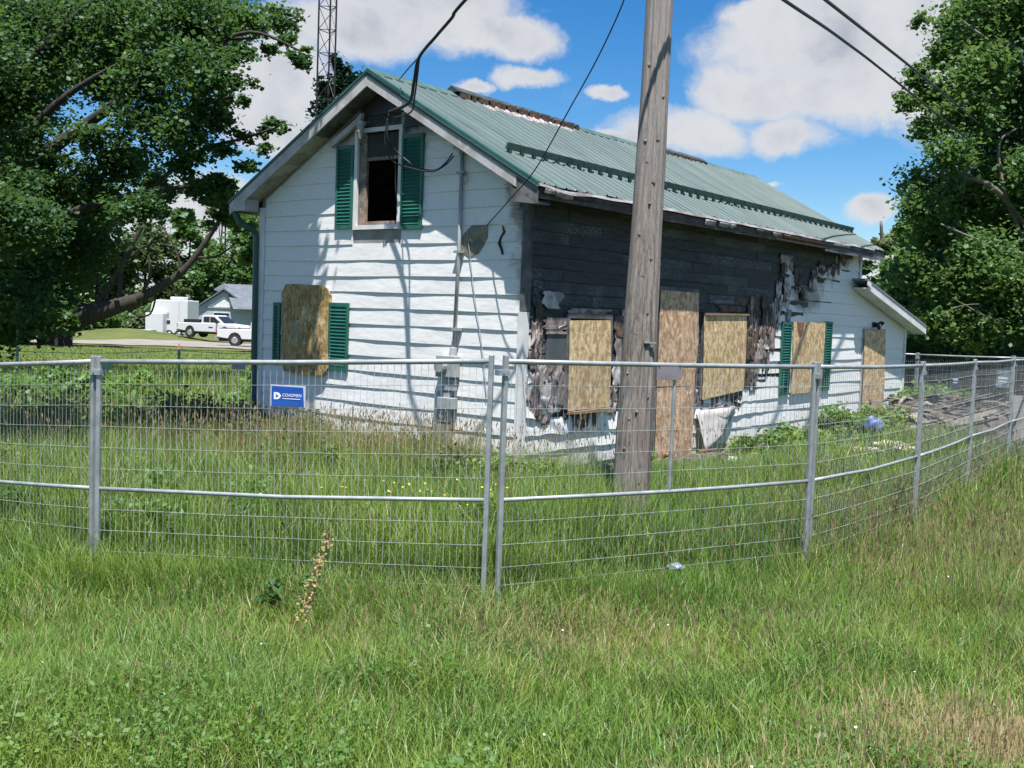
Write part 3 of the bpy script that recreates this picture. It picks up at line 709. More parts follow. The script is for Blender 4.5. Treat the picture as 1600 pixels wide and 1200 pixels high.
# snow guard rail on the roof slope
q = MB(); ya = .40
for i in range(40):
    x0 = .10+i*(10.1/40); x1 = x0+10.1/40-.002
    y0 = interp(x0, [.1, 3, 10.2], [.42, .34, .20]); z0 = ZE+SL*(y0+EO)+.035
    q.prism([(x0, y0, z0), (x0, y0+.02, z0+.012), (x0, y0-.01, z0+.085), (x0, y0-.03, z0+.078)], (x1-x0, 0, 0))
g_ = q.build('snow_guard', M_CAPG, house)
q = MB()
for i in range(45):
    x0 = .14+i*.2265; y0 = interp(x0, [.1, 3, 10.2], [.42, .34, .20]); z0 = ZE+SL*(y0+EO)+.002; q.box(x0, x0+.045, y0-.02, y0+.02, z0, z0+.04)
q.build('guard_bracket', M_DARKGREEN, house)['kind'] = 'stuff'
# eave edge: drip edge warped, fascia charred, some metal hanging
q = MB(); 
xs_ = np.arange(-OV, 9.9, .12)
rr = random.Random(5); prev = None
for i, x in enumerate(xs_[:-1]):
    def zz(x): return ZE-.035+.016*mn.noise(Vector((x*2.1, 0, 9)))-(.03*math.exp(-((x-.4)/.5)**2))
    a, b = zz(x), zz(xs_[i+1])
    ht = .03+.03*abs(mn.noise(Vector((x*4, 3, 3))))
    q.add([(x, -EO-.03, a), (xs_[i+1], -EO-.03, b), (xs_[i+1], -EO-.018, b+ht), (x, -EO-.018, a+ht), (x, -EO-.02, a), (xs_[i+1], -EO-.02, b), (xs_[i+1], -EO-.01, b+ht), (x, -EO-.01, a+ht)],
          [(0, 1, 2, 3), (7, 6, 5, 4), (0, 4, 5, 1), (3, 2, 6, 7)])
q.build('drip_edge', mottled((.42, .42, .45), (.24, .20, .19), 3, .5, c3=(.12, .11, .11)), house)
w = MB(); w.box(-OV+.05, 5.7, -EO+.0, -EO+.022, ZE-.16, ZE-.045); w.build('fascia', M_CHARBROWN, house)
w = MB(); w.box(5.72, 7.6, -EO+.0, -EO+.022, ZE-.15, ZE-.04); w.build('fascia', M_RUST, house)['label'] = 'rusty orange length of eave fascia'
w = MB(); w.box(7.62, XE-.02, -EO+.0, -EO+.022, ZE-.19, ZE-.03); w.build('fascia', M_SOOTY, house)
w = MB(); w.box(-OV+.06, XE-.03, -EO+.024, -.03, ZE-.10, ZE-.085); w.build('soffit', M_CHAR, house)
for i, (x, l_, s_, m) in enumerate([(.02, .34, .13, M_MELT), (-.18, .2, .10, M_MELTW), (1.6, .5, .07, M_SOOTY), (2.0, .25, .12, M_MELTW), (3.45, .30, .14, M_MELTW), (3.85, .28, .11, M_MELTW), (4.15, .2, .08, M_MELTW), (5.0, .4, .07, M_SOOTY), (5.55, .3, .09, M_MELT), (5.95, .25, .08, M_RUST), (7.9, .7, .05, M_MELTW)]):
    V = []; F = []
    for a in range(5):
        for b in range(4):
            u = a/4; t = b/3; V.append((x+u*l_, -EO-.03+.02*mn.noise(Vector((u*4, t*4, i)))+.02*t, ZE-.05-t*s_*(.5+.6*abs(mn.noise(Vector((u*3, i*2, 1)))))))
    for a in range(4):
        for b in range(3): k = a*4+b; F.append((k, k+1, k+5, k+4))
    o = mesh('torn_flashing', V, F, m, house, smooth=True); o.modifiers.new('t', 'SOLIDIFY').thickness = .004
# rake boards, drip edges and soffit of the gable overhang
def rake(y0, y1, h0, h1, x0, x1, m, name, label=None):
    # y0..y1 along slope; h0/h1 below roof surface
    w = MB(); P_ = [(x0, y0, rz_(y0)-h0), (x0, y1, rz_(y1)-h0), (x0, y1, rz_(y1)-h1), (x0, y0, rz_(y0)-h1)]
    w.prism(P_, (x1-x0, 0, 0)); o = w.build(name, m, house)
    if label: o['label'] = label
    return o
L0, L1 = HW+EO, MID+.0005; R0_, R1 = -EO, MID-.0005
rake(MID, L0, .03, .185, -OV-.0, -OV+.025, M_RAKE, 'rake_board'); rake(R0_+.30, MID, .03, .195, -OV-.0, -OV+.025, M_RAKE, 'rake_board')
rake(R0_, R0_+.297, .03, .22, -OV+.004, -OV+.025, M_SOOTY, 'rake_board', 'charred lower end of rake board')
rake(MID, L0+.01, -.012, .026, -OV-.014, -OV+.02, M_GREENTRIM, 'rake_drip_edge'); rake(R0_-.01, MID, -.022, .022, -OV-.016, -OV+.05, M_GREENTRIM, 'rake_drip_edge')
rake(R0_-.01, MID-.6, .0225, .034, -OV-.012, -OV-.002, M_WHITE, 'rake_trim'); rake(R0_, MID, .036, .075, -OV-.008, -OV-.0015, M_DARKGREEN, 'rake_trim')
for right in (0, 1):
    n_ = 14
    for i in range(n_):
        t0 = i/n_; t1 = (i+1)/n_-.004
        ya, yb = -EO+.02+t0*(MID+EO-.06), -EO+.02+t1*(MID+EO-.06)
        if not right: ya, yb = HW-ya, HW-yb
        za, zb = rz_(ya)-.165-random.uniform(0, .006), rz_(yb)-.165-random.uniform(0, .006)
        w = MB(); w.prism([(-OV+.027, ya, za), (-OV+.027, yb, zb), (-OV+.027, yb, zb+.012), (-OV+.027, ya, za+.012)], (OV-.03, 0, 0))
        burnt = (i > 8) or (right and i < 3)
        w.build('soffit_board', M_SOOTY if burnt else M_SOFFIT, house)
# eave return at the left
w = MB(); w.prism([(-OV+.002, HW+.02, 3.22), (-OV+.002, HW+EO, 3.22), (-OV+.002, HW+EO, 3.33), (-OV+.002, HW+.02, 3.40)], (.24, 0, 0)); w.build('eave_return', M_RAKE, house)
w = MB(); w.box(-OV+.25, HL, HW+.03, HW+EO-.03, 3.205, 3.22); w.build('soffit', M_SOFFIT, house)
w = MB(); w.prism([(-OV+.004, -EO+.02, 3.13), (-OV+.004, .0, 3.17), (-OV+.004, .03, 3.34), (-OV+.004, -EO+.02, 3.16)], (.26, 0, 0)); w.build('eave_return', M_SOOTY, house)

# lean-to at the far end
def lz(x): return interp(x, [9.7, 13.2], [2.80, 1.99])
w = MB(); w.prism([(HL, .0, -.3), (LL, .0, -.3), (LL, .0, lz(LL)-.12), (HL, .0, lz(HL)-.12)], (0, .1, 0)); w.build('lean_to_wall', M_WHITE, house)
w = MB(); w.prism([(LL-.1, .1, -.3), (LL-.1, HW-.4, -.3), (LL-.1, HW-.4, lz(LL)-.12), (LL-.1, .1, lz(LL)-.12)], (.1, 0, 0)); w.build('lean_to_wall', M_WHITE, house)
w = MB(); w.prism([(9.72, -.31, lz(9.72)-.02), (13.2, -.31, lz(13.2)-.02), (13.2, -.31, lz(13.2)+.015), (9.72, -.31, lz(9.72)+.015)], (0, HW-.3, 0)); w.build('lean_to_roof', M_SHINGLE, house)
w = MB(); w.prism([(9.80, -.30, lz(9.80)-.16), (13.2, -.30, lz(13.2)-.16), (13.2, -.30, lz(13.2)-.022), (9.80, -.30, lz(9.80)-.022)], (0, .02, 0)); w.box(13.18, 13.2, -.28, 3, lz(13.2)-.17, lz(13.2)-.022); w.build('rake_board', M_WHITE, house)
w = MB(); w.prism([(9.74, -.30, lz(9.74)-.022), (9.9, -.30, lz(9.9)-.022), (9.9, -.30, lz(9.9)-.12), (9.74, -.30, lz(9.74)-.10)], (0, -.02, 0)); w.build('rake_board_end', M_WHITE, house)
w = MB(); w.prism([(9.74, -.278, lz(9.74)-.16), (13.17, -.278, lz(13.17)-.16), (13.17, -.278, lz(13.17)-.145), (9.74, -.278, lz(9.74)-.145)], (0, .25, 0)); w.build('soffit', M_WHITE, house)
# chimney pipe and far-side fittings
v = hw(2.6, HW-.5)
w = MB(); w.tube([(2.15, 4.42, 3.6), (2.15, 4.42, 4.02)], .055, 10); w.tube([(2.15, 4.42, 4.02), (2.15, 4.42, 4.05)], .07, 10); w.build('vent_pipe', M_BLACK, house)
# stains of soot on the doorstep: burnt junk listed below as things of its own

# ---------------------------------------------------------------- antenna tower behind the house
tb = at(509, 190, 20.0); tower = empty('antenna_tower', (tb.x, tb.y, 0)); tag(tower, 'tall dark lattice antenna tower rising behind the left roof slope', 'tower')
legs = [(-.16, -.09), (.16, -.09), (.0, .19)]
for a, b in legs:
    w = MB(); w.tube([(a, b, -.1), (a, b, 9.5)], .018, 6); w.build('leg', M_BLACK, tower)
for i in range(22):
    z = .3+i*.42; w = MB()
    for p, q_ in ((0, 1), (1, 2), (2, 0)):
        w.tube([(*legs[p], z), (*legs[q_], z)], .008, 4); w.tube([(*legs[p], z), (*legs[q_], z+.42)], .007, 4)
    w.build('brace', M_BLACK, tower)

# ---------------------------------------------------------------- utility pole
pb = at(984, 790, 10.0); pbz = H1(pb.x, pb.y); top = at(1031, 0, 10.15)
ax = (top-Vector((pb.x, pb.y, pbz+.1)))/(top.z-pbz-.1)
pole = empty('utility_pole', (pb.x, pb.y, pbz)); tag(pole, 'weathered round wooden utility pole standing in front of the charred wall', 'utility pole')
V = []; F = []; SEG = 72; NZ = 120; HP = 7.9
for i in range(NZ+1):
    z = -.4+i*(HP+.4)/NZ; r0 = .178-.0115*z if z < 4 else .132-.004*(z-4)
    for j in range(SEG):
        th = 2*math.pi*j/SEG
        crack = sum(max(0, 1-abs(((th-c0-.05*math.sin(z*1.3+c0)+math.pi) % (2*math.pi))-math.pi)/.12)*dp for c0, dp in ((4.62, .030), (5.3, .014), (4.1, .014), (4.95, .012), (5.8, .012)))
        r = r0+.005*mn.noise(Vector((math.cos(th)*1.5, math.sin(th)*1.5, z*1.2)))-crack
        V.append((ax.x*z+r*math.cos(th), ax.y*z+r*math.sin(th), z))
for i in range(NZ):
    for j in range(SEG): F.append((i*SEG+j, i*SEG+(j+1) % SEG, (i+1)*SEG+(j+1) % SEG, (i+1)*SEG+j))
F.append(tuple(NZ*SEG+j for j in range(SEG)))
mesh('shaft', V, F, M_POLE, pole, smooth=True)
M_KNOT = mottled((.22, .17, .14), (.08, .06, .05), 30, .9)
rr = random.Random(8)
for i in range(20):
    z = .5+i*.2+rr.uniform(-.12, .12); th = rr.uniform(3.9, 5.6); r = (.178-.0115*z)-.004; w = MB()
    c = Vector((ax.x*z+r*math.cos(th), ax.y*z+r*math.sin(th), z)); d = Vector((math.cos(th), math.sin(th), .2))
    ks = rr.uniform(.55, 1.0); w.tube([c-d*.03, c+d*.003, c+d*.006], [.026*ks, .020*ks, .010*ks], 9); w.build('knot', M_KNOT, pole, smooth=True)
w = MB(); z = 1.72; r = .162; w.box(ax.x*z+.02, ax.x*z+.13, -r-.012+ax.y*z, -r+.02+ax.y*z, z, z+.012); w.build('staple', M_GALV, pole)
w = MB(); w.tube([(ax.x*7.6, -.30, 7.6), (ax.x*7.6, .1, 7.6)], .02, 8); w.tube([(ax.x*7.6, -.30, 7.56), (ax.x*7.6, -.30, 7.72)], [.05, .035], 10); w.build('insulator', M_GREYBOX, pole)
PT = Vector((pb.x+ax.x*7.6-.22, pb.y+ax.y*7.6-.1, pbz+7.6))

# cables
def cable(name, label, pts, r=.009, n_=10, m=M_CABLE):
    # smooth through points (Catmull-Rom)
    P_ = [Vector(p) for p in pts]; out = []
    for i in range(len(P_)-1):
        p0 = P_[max(i-1, 0)]; p1 = P_[i]; p2 = P_[i+1]; p3 = P_[min(i+2, len(P_)-1)]
        for k in range(n_):
            t = k/n_; out.append(.5*((2*p1)+(p2-p0)*t+(2*p0-5*p1+4*p2-p3)*t*t+(3*p1-p0-3*p2+p3)*t**3))
    out.append(P_[-1]); w = MB(); w.tube(out, r, 6); o = w.build(name, m, None, smooth=True); tag(o, label, 'cable'); return o
ap = hw(-OV-.06, 1.89, 4.30)
cable('service_drop', 'thick black bundled service cable dropping from the utility pole to the gable peak', [PT+Vector((-.1, 0, .0)), at(880, -160, 10.4), at(727, 0, 10.9), at(706, 28, 11.1), at(682, 56, 11.4), at(655, 90, 11.8), at(647, 128, 12.1), at(639, 160, 12.5), ap], .019)
cable('service_wire', 'thin black wire hanging beside the bundled service cable at the gable', [at(655, 92, 11.8), at(652, 120, 12.0), at(648, 150, 12.3), at(642, 175, 12.7), hw(-OV-.05, 1.86, 4.22)], .010)
cable('guy_wire', 'thin support wire running from the cable bend back to the ridge', [at(654, 90, 11.8), at(640, 105, 12.3), at(624, 124, 13.2)], .008)
cable('drip_loop', 'drooping black wire loop between the gable and the weatherhead', [hw(-OV-.04, 1.90, 4.24), hw(-.34, 1.92, 4.0), hw(-.20, 1.88, 3.84), hw(-.14, 1.62, 3.66), hw(-.13, 1.33, 3.60), hw(-.12, 1.16, 3.68), hw(-.10, 1.07, 3.79)], .010)
cable('drip_loop', 'second lower strand of the wire loop under the weatherhead', [hw(-OV-.05, 1.93, 4.22), hw(-.33, 1.97, 3.95), hw(-.24, 1.93, 3.74), hw(-.2, 1.62, 3.63), hw(-.19, 1.30, 3.58), hw(-.16, 1.12, 3.65), hw(-.10, 1.05, 3.76)], .009)
cable('loose_cable', 'loose cable hanging down over the right upper shutter', [hw(-OV-.05, 1.91, 4.28), hw(-.30, 1.95, 4.0), hw(-.12, 2.0, 3.7), hw(-.08, 2.02, 3.45), hw(-.07, 1.99, 3.25)], .008)
cable('thin_cable', 'thin black cable slanting across the sky and roof to the torn siding', [PT+Vector((-.1, 0, -.4)), at(990, -60, 9.3), at(975, 0, 9.6), at(935, 88, 10.1), at(890, 170, 10.7), at(838, 262, 11.35), at(800, 308, 11.8), hw(-.03, .56, 2.94)], .0065)
cable('phone_wire', 'thin wire hanging down the gable siding right of the meter', [hw(-.035, .86, 2.88), hw(-.04, .78, 2.5), hw(-.04, .70, 2.1), hw(-.04, .58, 1.6), hw(-.045, .50, 1.2), hw(-.04, .47, .95)], .005, m=M_GREYBOX)
cable('power_line', 'upper black power line at the top right, descending behind the right tree', [at(1100, -150, 9.5), at(1290, 0, 13), at(1425, 106, 19), at(1500, 168, 25), at(1600, 255, 38)], .022)
cable('power_line', 'lower black power line at the top right, descending behind the right tree', [at(1020, -140, 9.2), at(1225, 0, 12), at(1320, 65, 15.5), at(1420, 143, 21), at(1600, 290, 38)], .021)

# ---------------------------------------------------------------- temporary fence
def fence_panel(a, b, za, zb, label, mid_bar=False, lowz=None, group='temporary fence panels', seedn=0, drop=.0, cat='fence'):
    A = Vector((a[0], a[1], 0)); B = Vector((b[0], b[1], 0)); d = (B-A); L = d.length; d.normalize(); ang = math.atan2(d.y, d.x)
    root = empty('temporary_fence', (a[0], a[1], za-1.83), ang); tag(root, label, cat, group)
    dz = zb-za; hh = 1.83
    def P(x, z, o=0): return (x, o, z+dz*x/L)
    # posts
    for x in (.025, L-.025):
        w = MB(); zz = dz*x/L; w.box(x-.018, x+.018, -.018, .018, zz-.03, zz+hh+.015); o = bev(w.build('post', M_GALV, root), .006)
    bow = [(.0, 0), (.25, -.006), (.5, -.012+.006*math.sin(seedn*3)), (.75, -.007), (1, 0)]
    for nm, z, r in (('top_rail', hh-.03, .019), ('middle_rail', hh-1.02, .016)):
        w = MB(); w.tube([P(.04+(L-.08)*t, z+dzz*(.6 if nm == 'top_rail' else 1.6)) for t, dzz in bow], r, 8); w.build(nm, M_GALV, root, smooth=True)
    if mid_bar:
        w = MB(); w.tube([P(L*.5, hh-.05), P(L*.5-.005, hh-1.02)], .013, 8); w.build('stiffener', M_GALV, root)
    # wires
    w = MB(); nv = int(L/.052)
    def wire(p, q, r, pts=2):
        p = Vector(p); q = Vector(q)
        w.tube([p.lerp(q, i/(pts-1)) for i in range(pts)], r, 4, cap=False)
    for i in range(1, nv):
        x = .03+(L-.06)*i/nv; jx = .003*mn.noise(Vector((i*.9, seedn, 0)))
        p = [P(x+jx, hh-.045, .003), P(x-.3*jx, hh*.5, .003+.003*math.sin(i)), P(x+jx*2, .13, .003)]
        w.tube(p, .0016, 3, cap=False)
    for z in (hh-.20, hh-.366, hh-.532, hh-.698, hh-.864, hh-1.18, hh-1.345, hh-1.51, hh-1.64):
        pts = []
        for t in np.linspace(0, 1, 9): pts.append(P(.03+(L-.06)*t, z-.010*math.sin(math.pi*t)*(1+.5*math.sin(seedn+z*9))+.004*mn.noise(Vector((t*9, z, seedn))), -.001))
        w.tube(pts, .0021, 3, cap=False)
    o = w.build('wire_mesh', M_WIRE, root); o['kind'] = 'stuff'
    # feet and clamp
    w = MB(); w.box(-.12, .12, -.35, .35, -.05, -.02); w.build('foot', M_RUBBER, root)
    w = MB(); w.box(-.045, .05, -.03, .03, hh-.13+0, hh-.09); w.box(-.01, .0, -.045, .045, hh-.115, hh-.105); w.build('clamp', M_GALV, root)
    return root
zt = [p.z for p in FP]
labels = ['galvanised mesh fence panel far left outside the frame', 'galvanised mesh fence panel cut by the left picture edge', 'galvanised mesh fence panel in front of the gable wall, carrying no plate', 'galvanised mesh fence panel crossing in front of the utility pole, with a grey plate',
          'galvanised mesh fence panel just right of the panel with the grey plate', 'galvanised mesh fence panel ending beside the lean-to corner, seen at a steep angle', 'galvanised mesh fence panel in front of the junk heap at right', 'farthest roadside mesh fence panel at the right picture edge']
for i in range(1, 8):
    a = Vector(FENCE[i]); b = Vector(FENCE[i+1]); dd = (b-a).normalized()
    ga_, gb_ = (.03 if i == 3 else .006), (.03 if i == 2 else .006)
    fence_panel(a+dd*ga_, b-dd*gb_, zt[i], zt[i+1], labels[i], mid_bar=(i == 3), seedn=i)
# far side fence panels behind the house
Q = [at(1300, 545, 27.5), at(1434, 552, 25.5), at(1584, 557, 23.8), at(1760, 562, 22.5)]
for i, lb in enumerate(['rear mesh fence panel mostly hidden behind the lean-to', 'rear mesh fence panel behind the junk heap, beyond the house', 'rear mesh fence panel at the right picture edge, behind the front ones']):
    fence_panel((Q[i].x, Q[i].y), (Q[i+1].x, Q[i+1].y), Q[i].z, Q[i+1].z, lb, seedn=20+i)
# ---- signs
def text_mesh(body, size, m, parent, loc, rot, name='lettering', ext=.0008, xs=1):
    c = bpy.data.curves.new('t', 'FONT'); c.body = body; c.size = size; c.extrude = ext; c.align_x = 'LEFT'; c.align_y = 'CENTER'
    o = bpy.data.objects.new('t', c); col.objects.link(o); dg = bpy.context.evaluated_depsgraph_get(); me = bpy.data.meshes.new_from_object(o.evaluated_get(dg)); bpy.data.objects.remove(o)
    me.materials.clear(); p = link(name, me, m, parent); p.location = loc; p.rotation_euler = rot; p.scale = (xs, 1, 1); return p
M_BLUE = mottled((.012, .07, .36), (.02, .10, .45), 3, .4); M_SIGNW = mat('sign_white', (.8, .82, .86), .5); M_NAVY = mottled((.02, .04, .10), (.03, .055, .13), 3, .5)
# blue company sign wired to the fence
fa = Vector((*FENCE[2], 0)); fb = Vector((*FENCE[3], 0)); fd = (fb-fa).normalized(); fang = math.atan2(fd.y, fd.x)
# point on the fence plane seen at px
def on_fence(i, px, py):
    a = Vector((*FENCE[i], 0)); b = Vector((*FENCE[i+1], 0)); d = (b-a).normalized(); n_ = Vector((-d.y, d.x, 0)); r = at(px, py, 1)-Vector((0, 0, CZ)); o = Vector((0, 0, CZ))
    t = (a-o).dot(n_)/r.dot(n_); return o+r*t
p = on_fence(2, 449, 619); sg = empty('fence_sign', p-Vector((0, .012, 0)), fang); tag(sg, 'blue sign with white D-shaped arrow logo wired to the mesh by the house corner', 'sign', 'signs on the temporary fence')
w = MB(); w.prism([(-.125, 0, -.070), (.135, 0, -.070), (.125, 0, .070), (-.125, 0, .072)], (0, .004, 0)); w.build('backing', M_BLUE, sg)
w = MB(); w.box(-.135, .145, .005, .007, -.078, .082); w.build('backing_sheet', mat('clear_sheet', (.5, .52, .58), .4), sg)
# logo: D shape with an arrow notch
w = MB(); pts = [(-.105, -.026), (-.075, -.026), (-.060, -.019), (-.047, 0), (-.060, .019), (-.075, .026), (-.105, .026)]
w.prism([(x, -.0022, z) for x, z in pts][::-1], (0, .0012, 0)); w.build('logo', M_SIGNW, sg)
w = MB(); w.prism([(-.091, -.0036, -.013), (-.086, -.0036, 0), (-.091, -.0036, .014), (-.066, -.0036, .0)][::1], (0, .0009, 0)); w.build('logo_arrow', M_BLUE, sg)
text_mesh('COADMEN', .0315, M_SIGNW, sg, (-.038, -.0015, .007), (math.pi/2, 0, 0), xs=.98)
w = MB(); w.box(-.036, .108, -.0025, -.0015, -.0205, -.0155); w.build('small_print', M_SIGNW, sg)
# plate seen from its plain side
p = on_fence(3, 1045, 583); sg = empty('fence_plate', p-Vector((0, .03, 0)), math.atan2(FENCE[4][1]-FENCE[3][1], FENCE[4][0]-FENCE[3][0])); tag(sg, 'plain grey rectangular plate hanging under the top rail right of the pole', 'plate', 'signs on the temporary fence')
w = MB(); w.box(-.125, .125, 0, .004, -.052, .052); w.build('sheet', mottled((.24, .22, .25), (.19, .17, .2), 4, .5), sg); w = MB(); w.box(-.11, -.10, -.004, .0, .045, .06); w.box(.10, .11, -.004, 0, .045, .06); w.build('tie', M_CABLE, sg)
def small_sign(P_, w_, h_, ang, label, m, txt=None):
    s_ = empty('small_sign', P_, ang); tag(s_, label, 'sign', 'signs on the temporary fence'); q = MB(); q.box(-w_/2, w_/2, 0, .005, -h_/2, h_/2); q.build('sheet', m, s_)
    q = MB(); q.box(-w_*.36, w_*.36, -.0022, -.001, -h_*.02, h_*.12); q.box(-w_*.3, w_*.3, -.0022, -.001, -h_*.2, -h_*.12); q.build('print', M_SIGNW, s_)
wp = hw(11.94, -.09, .47)
small_sign(wp+Vector((0, -.05, .02)), .30, .24, math.pi/2-YAW, 'small dark blue notice beside the lean-to door', M_NAVY)
Q0 = Q[1].lerp(Q[2], .85); Q1 = Q[1].lerp(Q[2], .40)
ga = math.atan2(Q[2].y-Q[1].y, Q[2].x-Q[1].x)
s0 = at(1567, 592, 23.9); s1 = at(1493, 594, 24.6)
small_sign(s0, .30, .38, ga, 'pale blue notice on the rear fence near the right picture edge', mottled((.05, .09, .16), (.35, .42, .5), 6, .5)); small_sign(s1, .16, .34, ga, 'small dark notice on the rear fence between the junk heap posts', M_NAVY)

# wire fence with green steel posts at the left
tposts = [at(-160, 560, 22.2), at(27, 547, 21.6), at(280, 546, 21.3), at(470, 548, 21.4)]
for i, p in enumerate(tposts):
    g_ = H1(p.x, p.y); t = empty('steel_post', (p.x, p.y, g_)); hgt_ = p.z-g_
    if i == 3: continue
    tag(t, ['green steel post beyond the left edge of the picture', 'green steel post at the left edge, between the weeds', 'green steel post with orange tip below the driveway'][i], 'post', 'green steel fence posts')
    w = MB(); w.box(-.03, .03, -.005, .0, -.3, hgt_); w.box(-.006, .006, .0, .035, -.3, hgt_)
    for k in range(8): w.box(-.008, .008, -.016, -.005, .2+k*.15, .235+k*.15)
    w.build('stake', M_DARKGREEN, t)
    w = MB(); w.box(-.032, .032, -.007, .0371, hgt_-.0, hgt_+.07); w.build('tip', mottled((.45, .17, .08), (.6, .32, .2), 5) if i == 2 else M_DARKGREEN, t)
root = empty('wire_fence', (tposts[0].x, tposts[0].y, 0)); tag(root, 'low dark wire fence strung between the green steel posts', 'fence')
o0 = tposts[0]
for z in (.02, .45, .75):
    w = MB(); pts = [Vector((p.x, p.y, p.z-z))-Vector((o0.x, o0.y, 0)) for p in tposts]; fin = []
    for a, b in zip(pts[:-1], pts[1:]): fin += [a.lerp(b, k/6)+Vector((0, 0, -.05*math.sin(math.pi*k/6))) for k in range(6)]
    w.tube(fin+[pts[-1]], .009, 4); w.build('strand', M_DARKGREEN, root)
for k, (px, lb) in enumerate([(166, 'small dark green card hanging on the wire fence left of the orange-tipped post'), (374, 'small dark card hanging on the wire fence beside the downspout')]):
    p = at(px, 570, 21.2); w = MB(); w.box(p.x-.13, p.x+.13, p.y-.04, p.y-.03, p.z-.09, p.z+.09); tag(w.build('hanging_card', [M_DARKGREEN, M_NAVY][k]), lb, 'card', 'cards on the wire fence')

# ---------------------------------------------------------------- background buildings and vehicles (left)
M_PAINTW = mat('vehicle_white', (.60, .61, .64), .35); M_GLASS = mat('vehicle_glass', (.02, .025, .03), .12, spec=.6); M_RIM = mat('rim', (.45, .45, .47), .35, .6); M_TAIL = mat('tail_light', (.35, .01, .01), .3)
def wheel(parent, x, y, z, r, wd, side):
    w = MB(); w.tube([(x, y, z), (x, y+wd*side, z)], r, 18); t = w.build('wheel', M_RUBBER, parent)
    w = MB(); w.tube([(x, y+wd*side*.9, z), (x, y+wd*side*1.04, z)], [r*.62, r*.52], 12); w.build('rim', M_RIM, t)
def pickup(loc, rz, label, toolbox):
    """front toward -x? nose points to -x of its own axes; x runs from tailgate (0) to nose (5.8)"""
    t = empty('pickup_truck', loc, rz); tag(t, label, 'pickup truck', 'white pickup trucks on the gravel drive')
    prof = [(0, .62), (.0, 1.18), (2.15, 1.20), (2.2, 1.22), (4.15, 1.22), (5.55, 1.10), (5.72, .95), (5.72, .55), (5.2, .50), (4.95, .50), (4.86, .72), (4.72, .88), (4.5, .95), (4.28, .88), (4.14, .72), (4.05, .50), (1.65, .50), (1.56, .72), (1.42, .88), (1.2, .95), (.98, .88), (.84, .72), (.75, .52)]
    w = MB(); w.prism([(x, -.98, z) for x, z in prof], (0, 1.96, 0)); bev(w.build('body', M_PAINTW, t), .05, 3)
    cab = [(2.2, 1.21), (2.28, 1.74), (2.45, 1.84), (3.35, 1.84), (3.55, 1.78), (4.3, 1.21)]
    w = MB(); w.prism([(x, -.86, z) for x, z in cab], (0, 1.72, 0)); bev(w.build('cab', M_PAINTW, t), .06, 3)
    for s_ in (-1, 1):
        for (a, b, c_, d_) in ((2.42, 2.95, 3.0, 3.9),):
            w = MB(); w.prism([(2.42, s_*.875, 1.27), (3.02, s_*.875, 1.27), (3.02, s_*.875, 1.72), (2.48, s_*.875, 1.70)], (0, .012*s_, 0)); w.build('side_window', M_GLASS, t)
            w = MB(); w.prism([(3.08, s_*.875, 1.27), (4.02, s_*.875, 1.27), (3.48, s_*.875, 1.70), (3.08, s_*.875, 1.72)], (0, .012*s_, 0)); w.build('side_window', M_GLASS, t)
    w = MB(); w.prism([(2.205, -.72, 1.30), (2.205, .72, 1.30), (2.262, .68, 1.70), (2.262, -.68, 1.70)], (-.02, 0, 0)); w.build('rear_window', M_GLASS, t)
    w = MB(); w.prism([(4.25, -.75, 1.27), (4.25, .75, 1.27), (3.62, .70, 1.75), (3.62, -.70, 1.75)], (.03, 0, .02)); w.build('windscreen', M_GLASS, t)
    for s_ in (-1, 1):
        w = MB(); w.box(-.03, .02, s_*.92-.07, s_*.92+.05, .80, 1.14); w.build('tail_light', M_TAIL, t)
        w = MB(); w.box(5.66, 5.74, s_*.75-.15, s_*.75+.15, .78, .98); w.build('headlight', M_RIM, t)
        w = MB(); w.box(3.75, 3.87, s_*1.08-.1, s_*1.08+.1, 1.20, 1.42); w.build('mirror', M_BLACK, t)
        for x in (1.2, 4.5): wheel(t, x, s_*.72, .42, .42, .27, s_)
    w = MB(); w.box(-.14, .02, -.92, .92, .50, .66); w.build('bumper', M_RIM, t)
    w = MB(); w.box(.06, 2.14, -.82, .82, 1.185, 1.215); w.build('bed', M_BLACK, t)
    w = MB(); w.box(.1, 5.5, -.7, .7, .34, .56); w.build('chassis', M_BLACK, t)
    if toolbox:
        w = MB(); w.box(.5, 2.05, -.8, .8, 1.2, 1.46); w.build('bed_load', M_BLACK, t)
    w = MB(); w.box(3.0, 3.4, -.987, -.981, .82, .92); w.build('door_logo', M_DARKGREEN, t)
    return t
def gz(x, y): return H1(x, y)
tA = at(292, 545, 88); tB = at(339, 552, 75.5)
pickup((tA.x-.2, tA.y, gz(tA.x, tA.y)+.05), R(-20), 'white pickup truck farther from the post, dark load in its bed', True)
pickup((tB.x+.1, tB.y, gz(tB.x, tB.y)+.05), R(8), 'white pickup truck with red tail light, nearest the downspout', False)
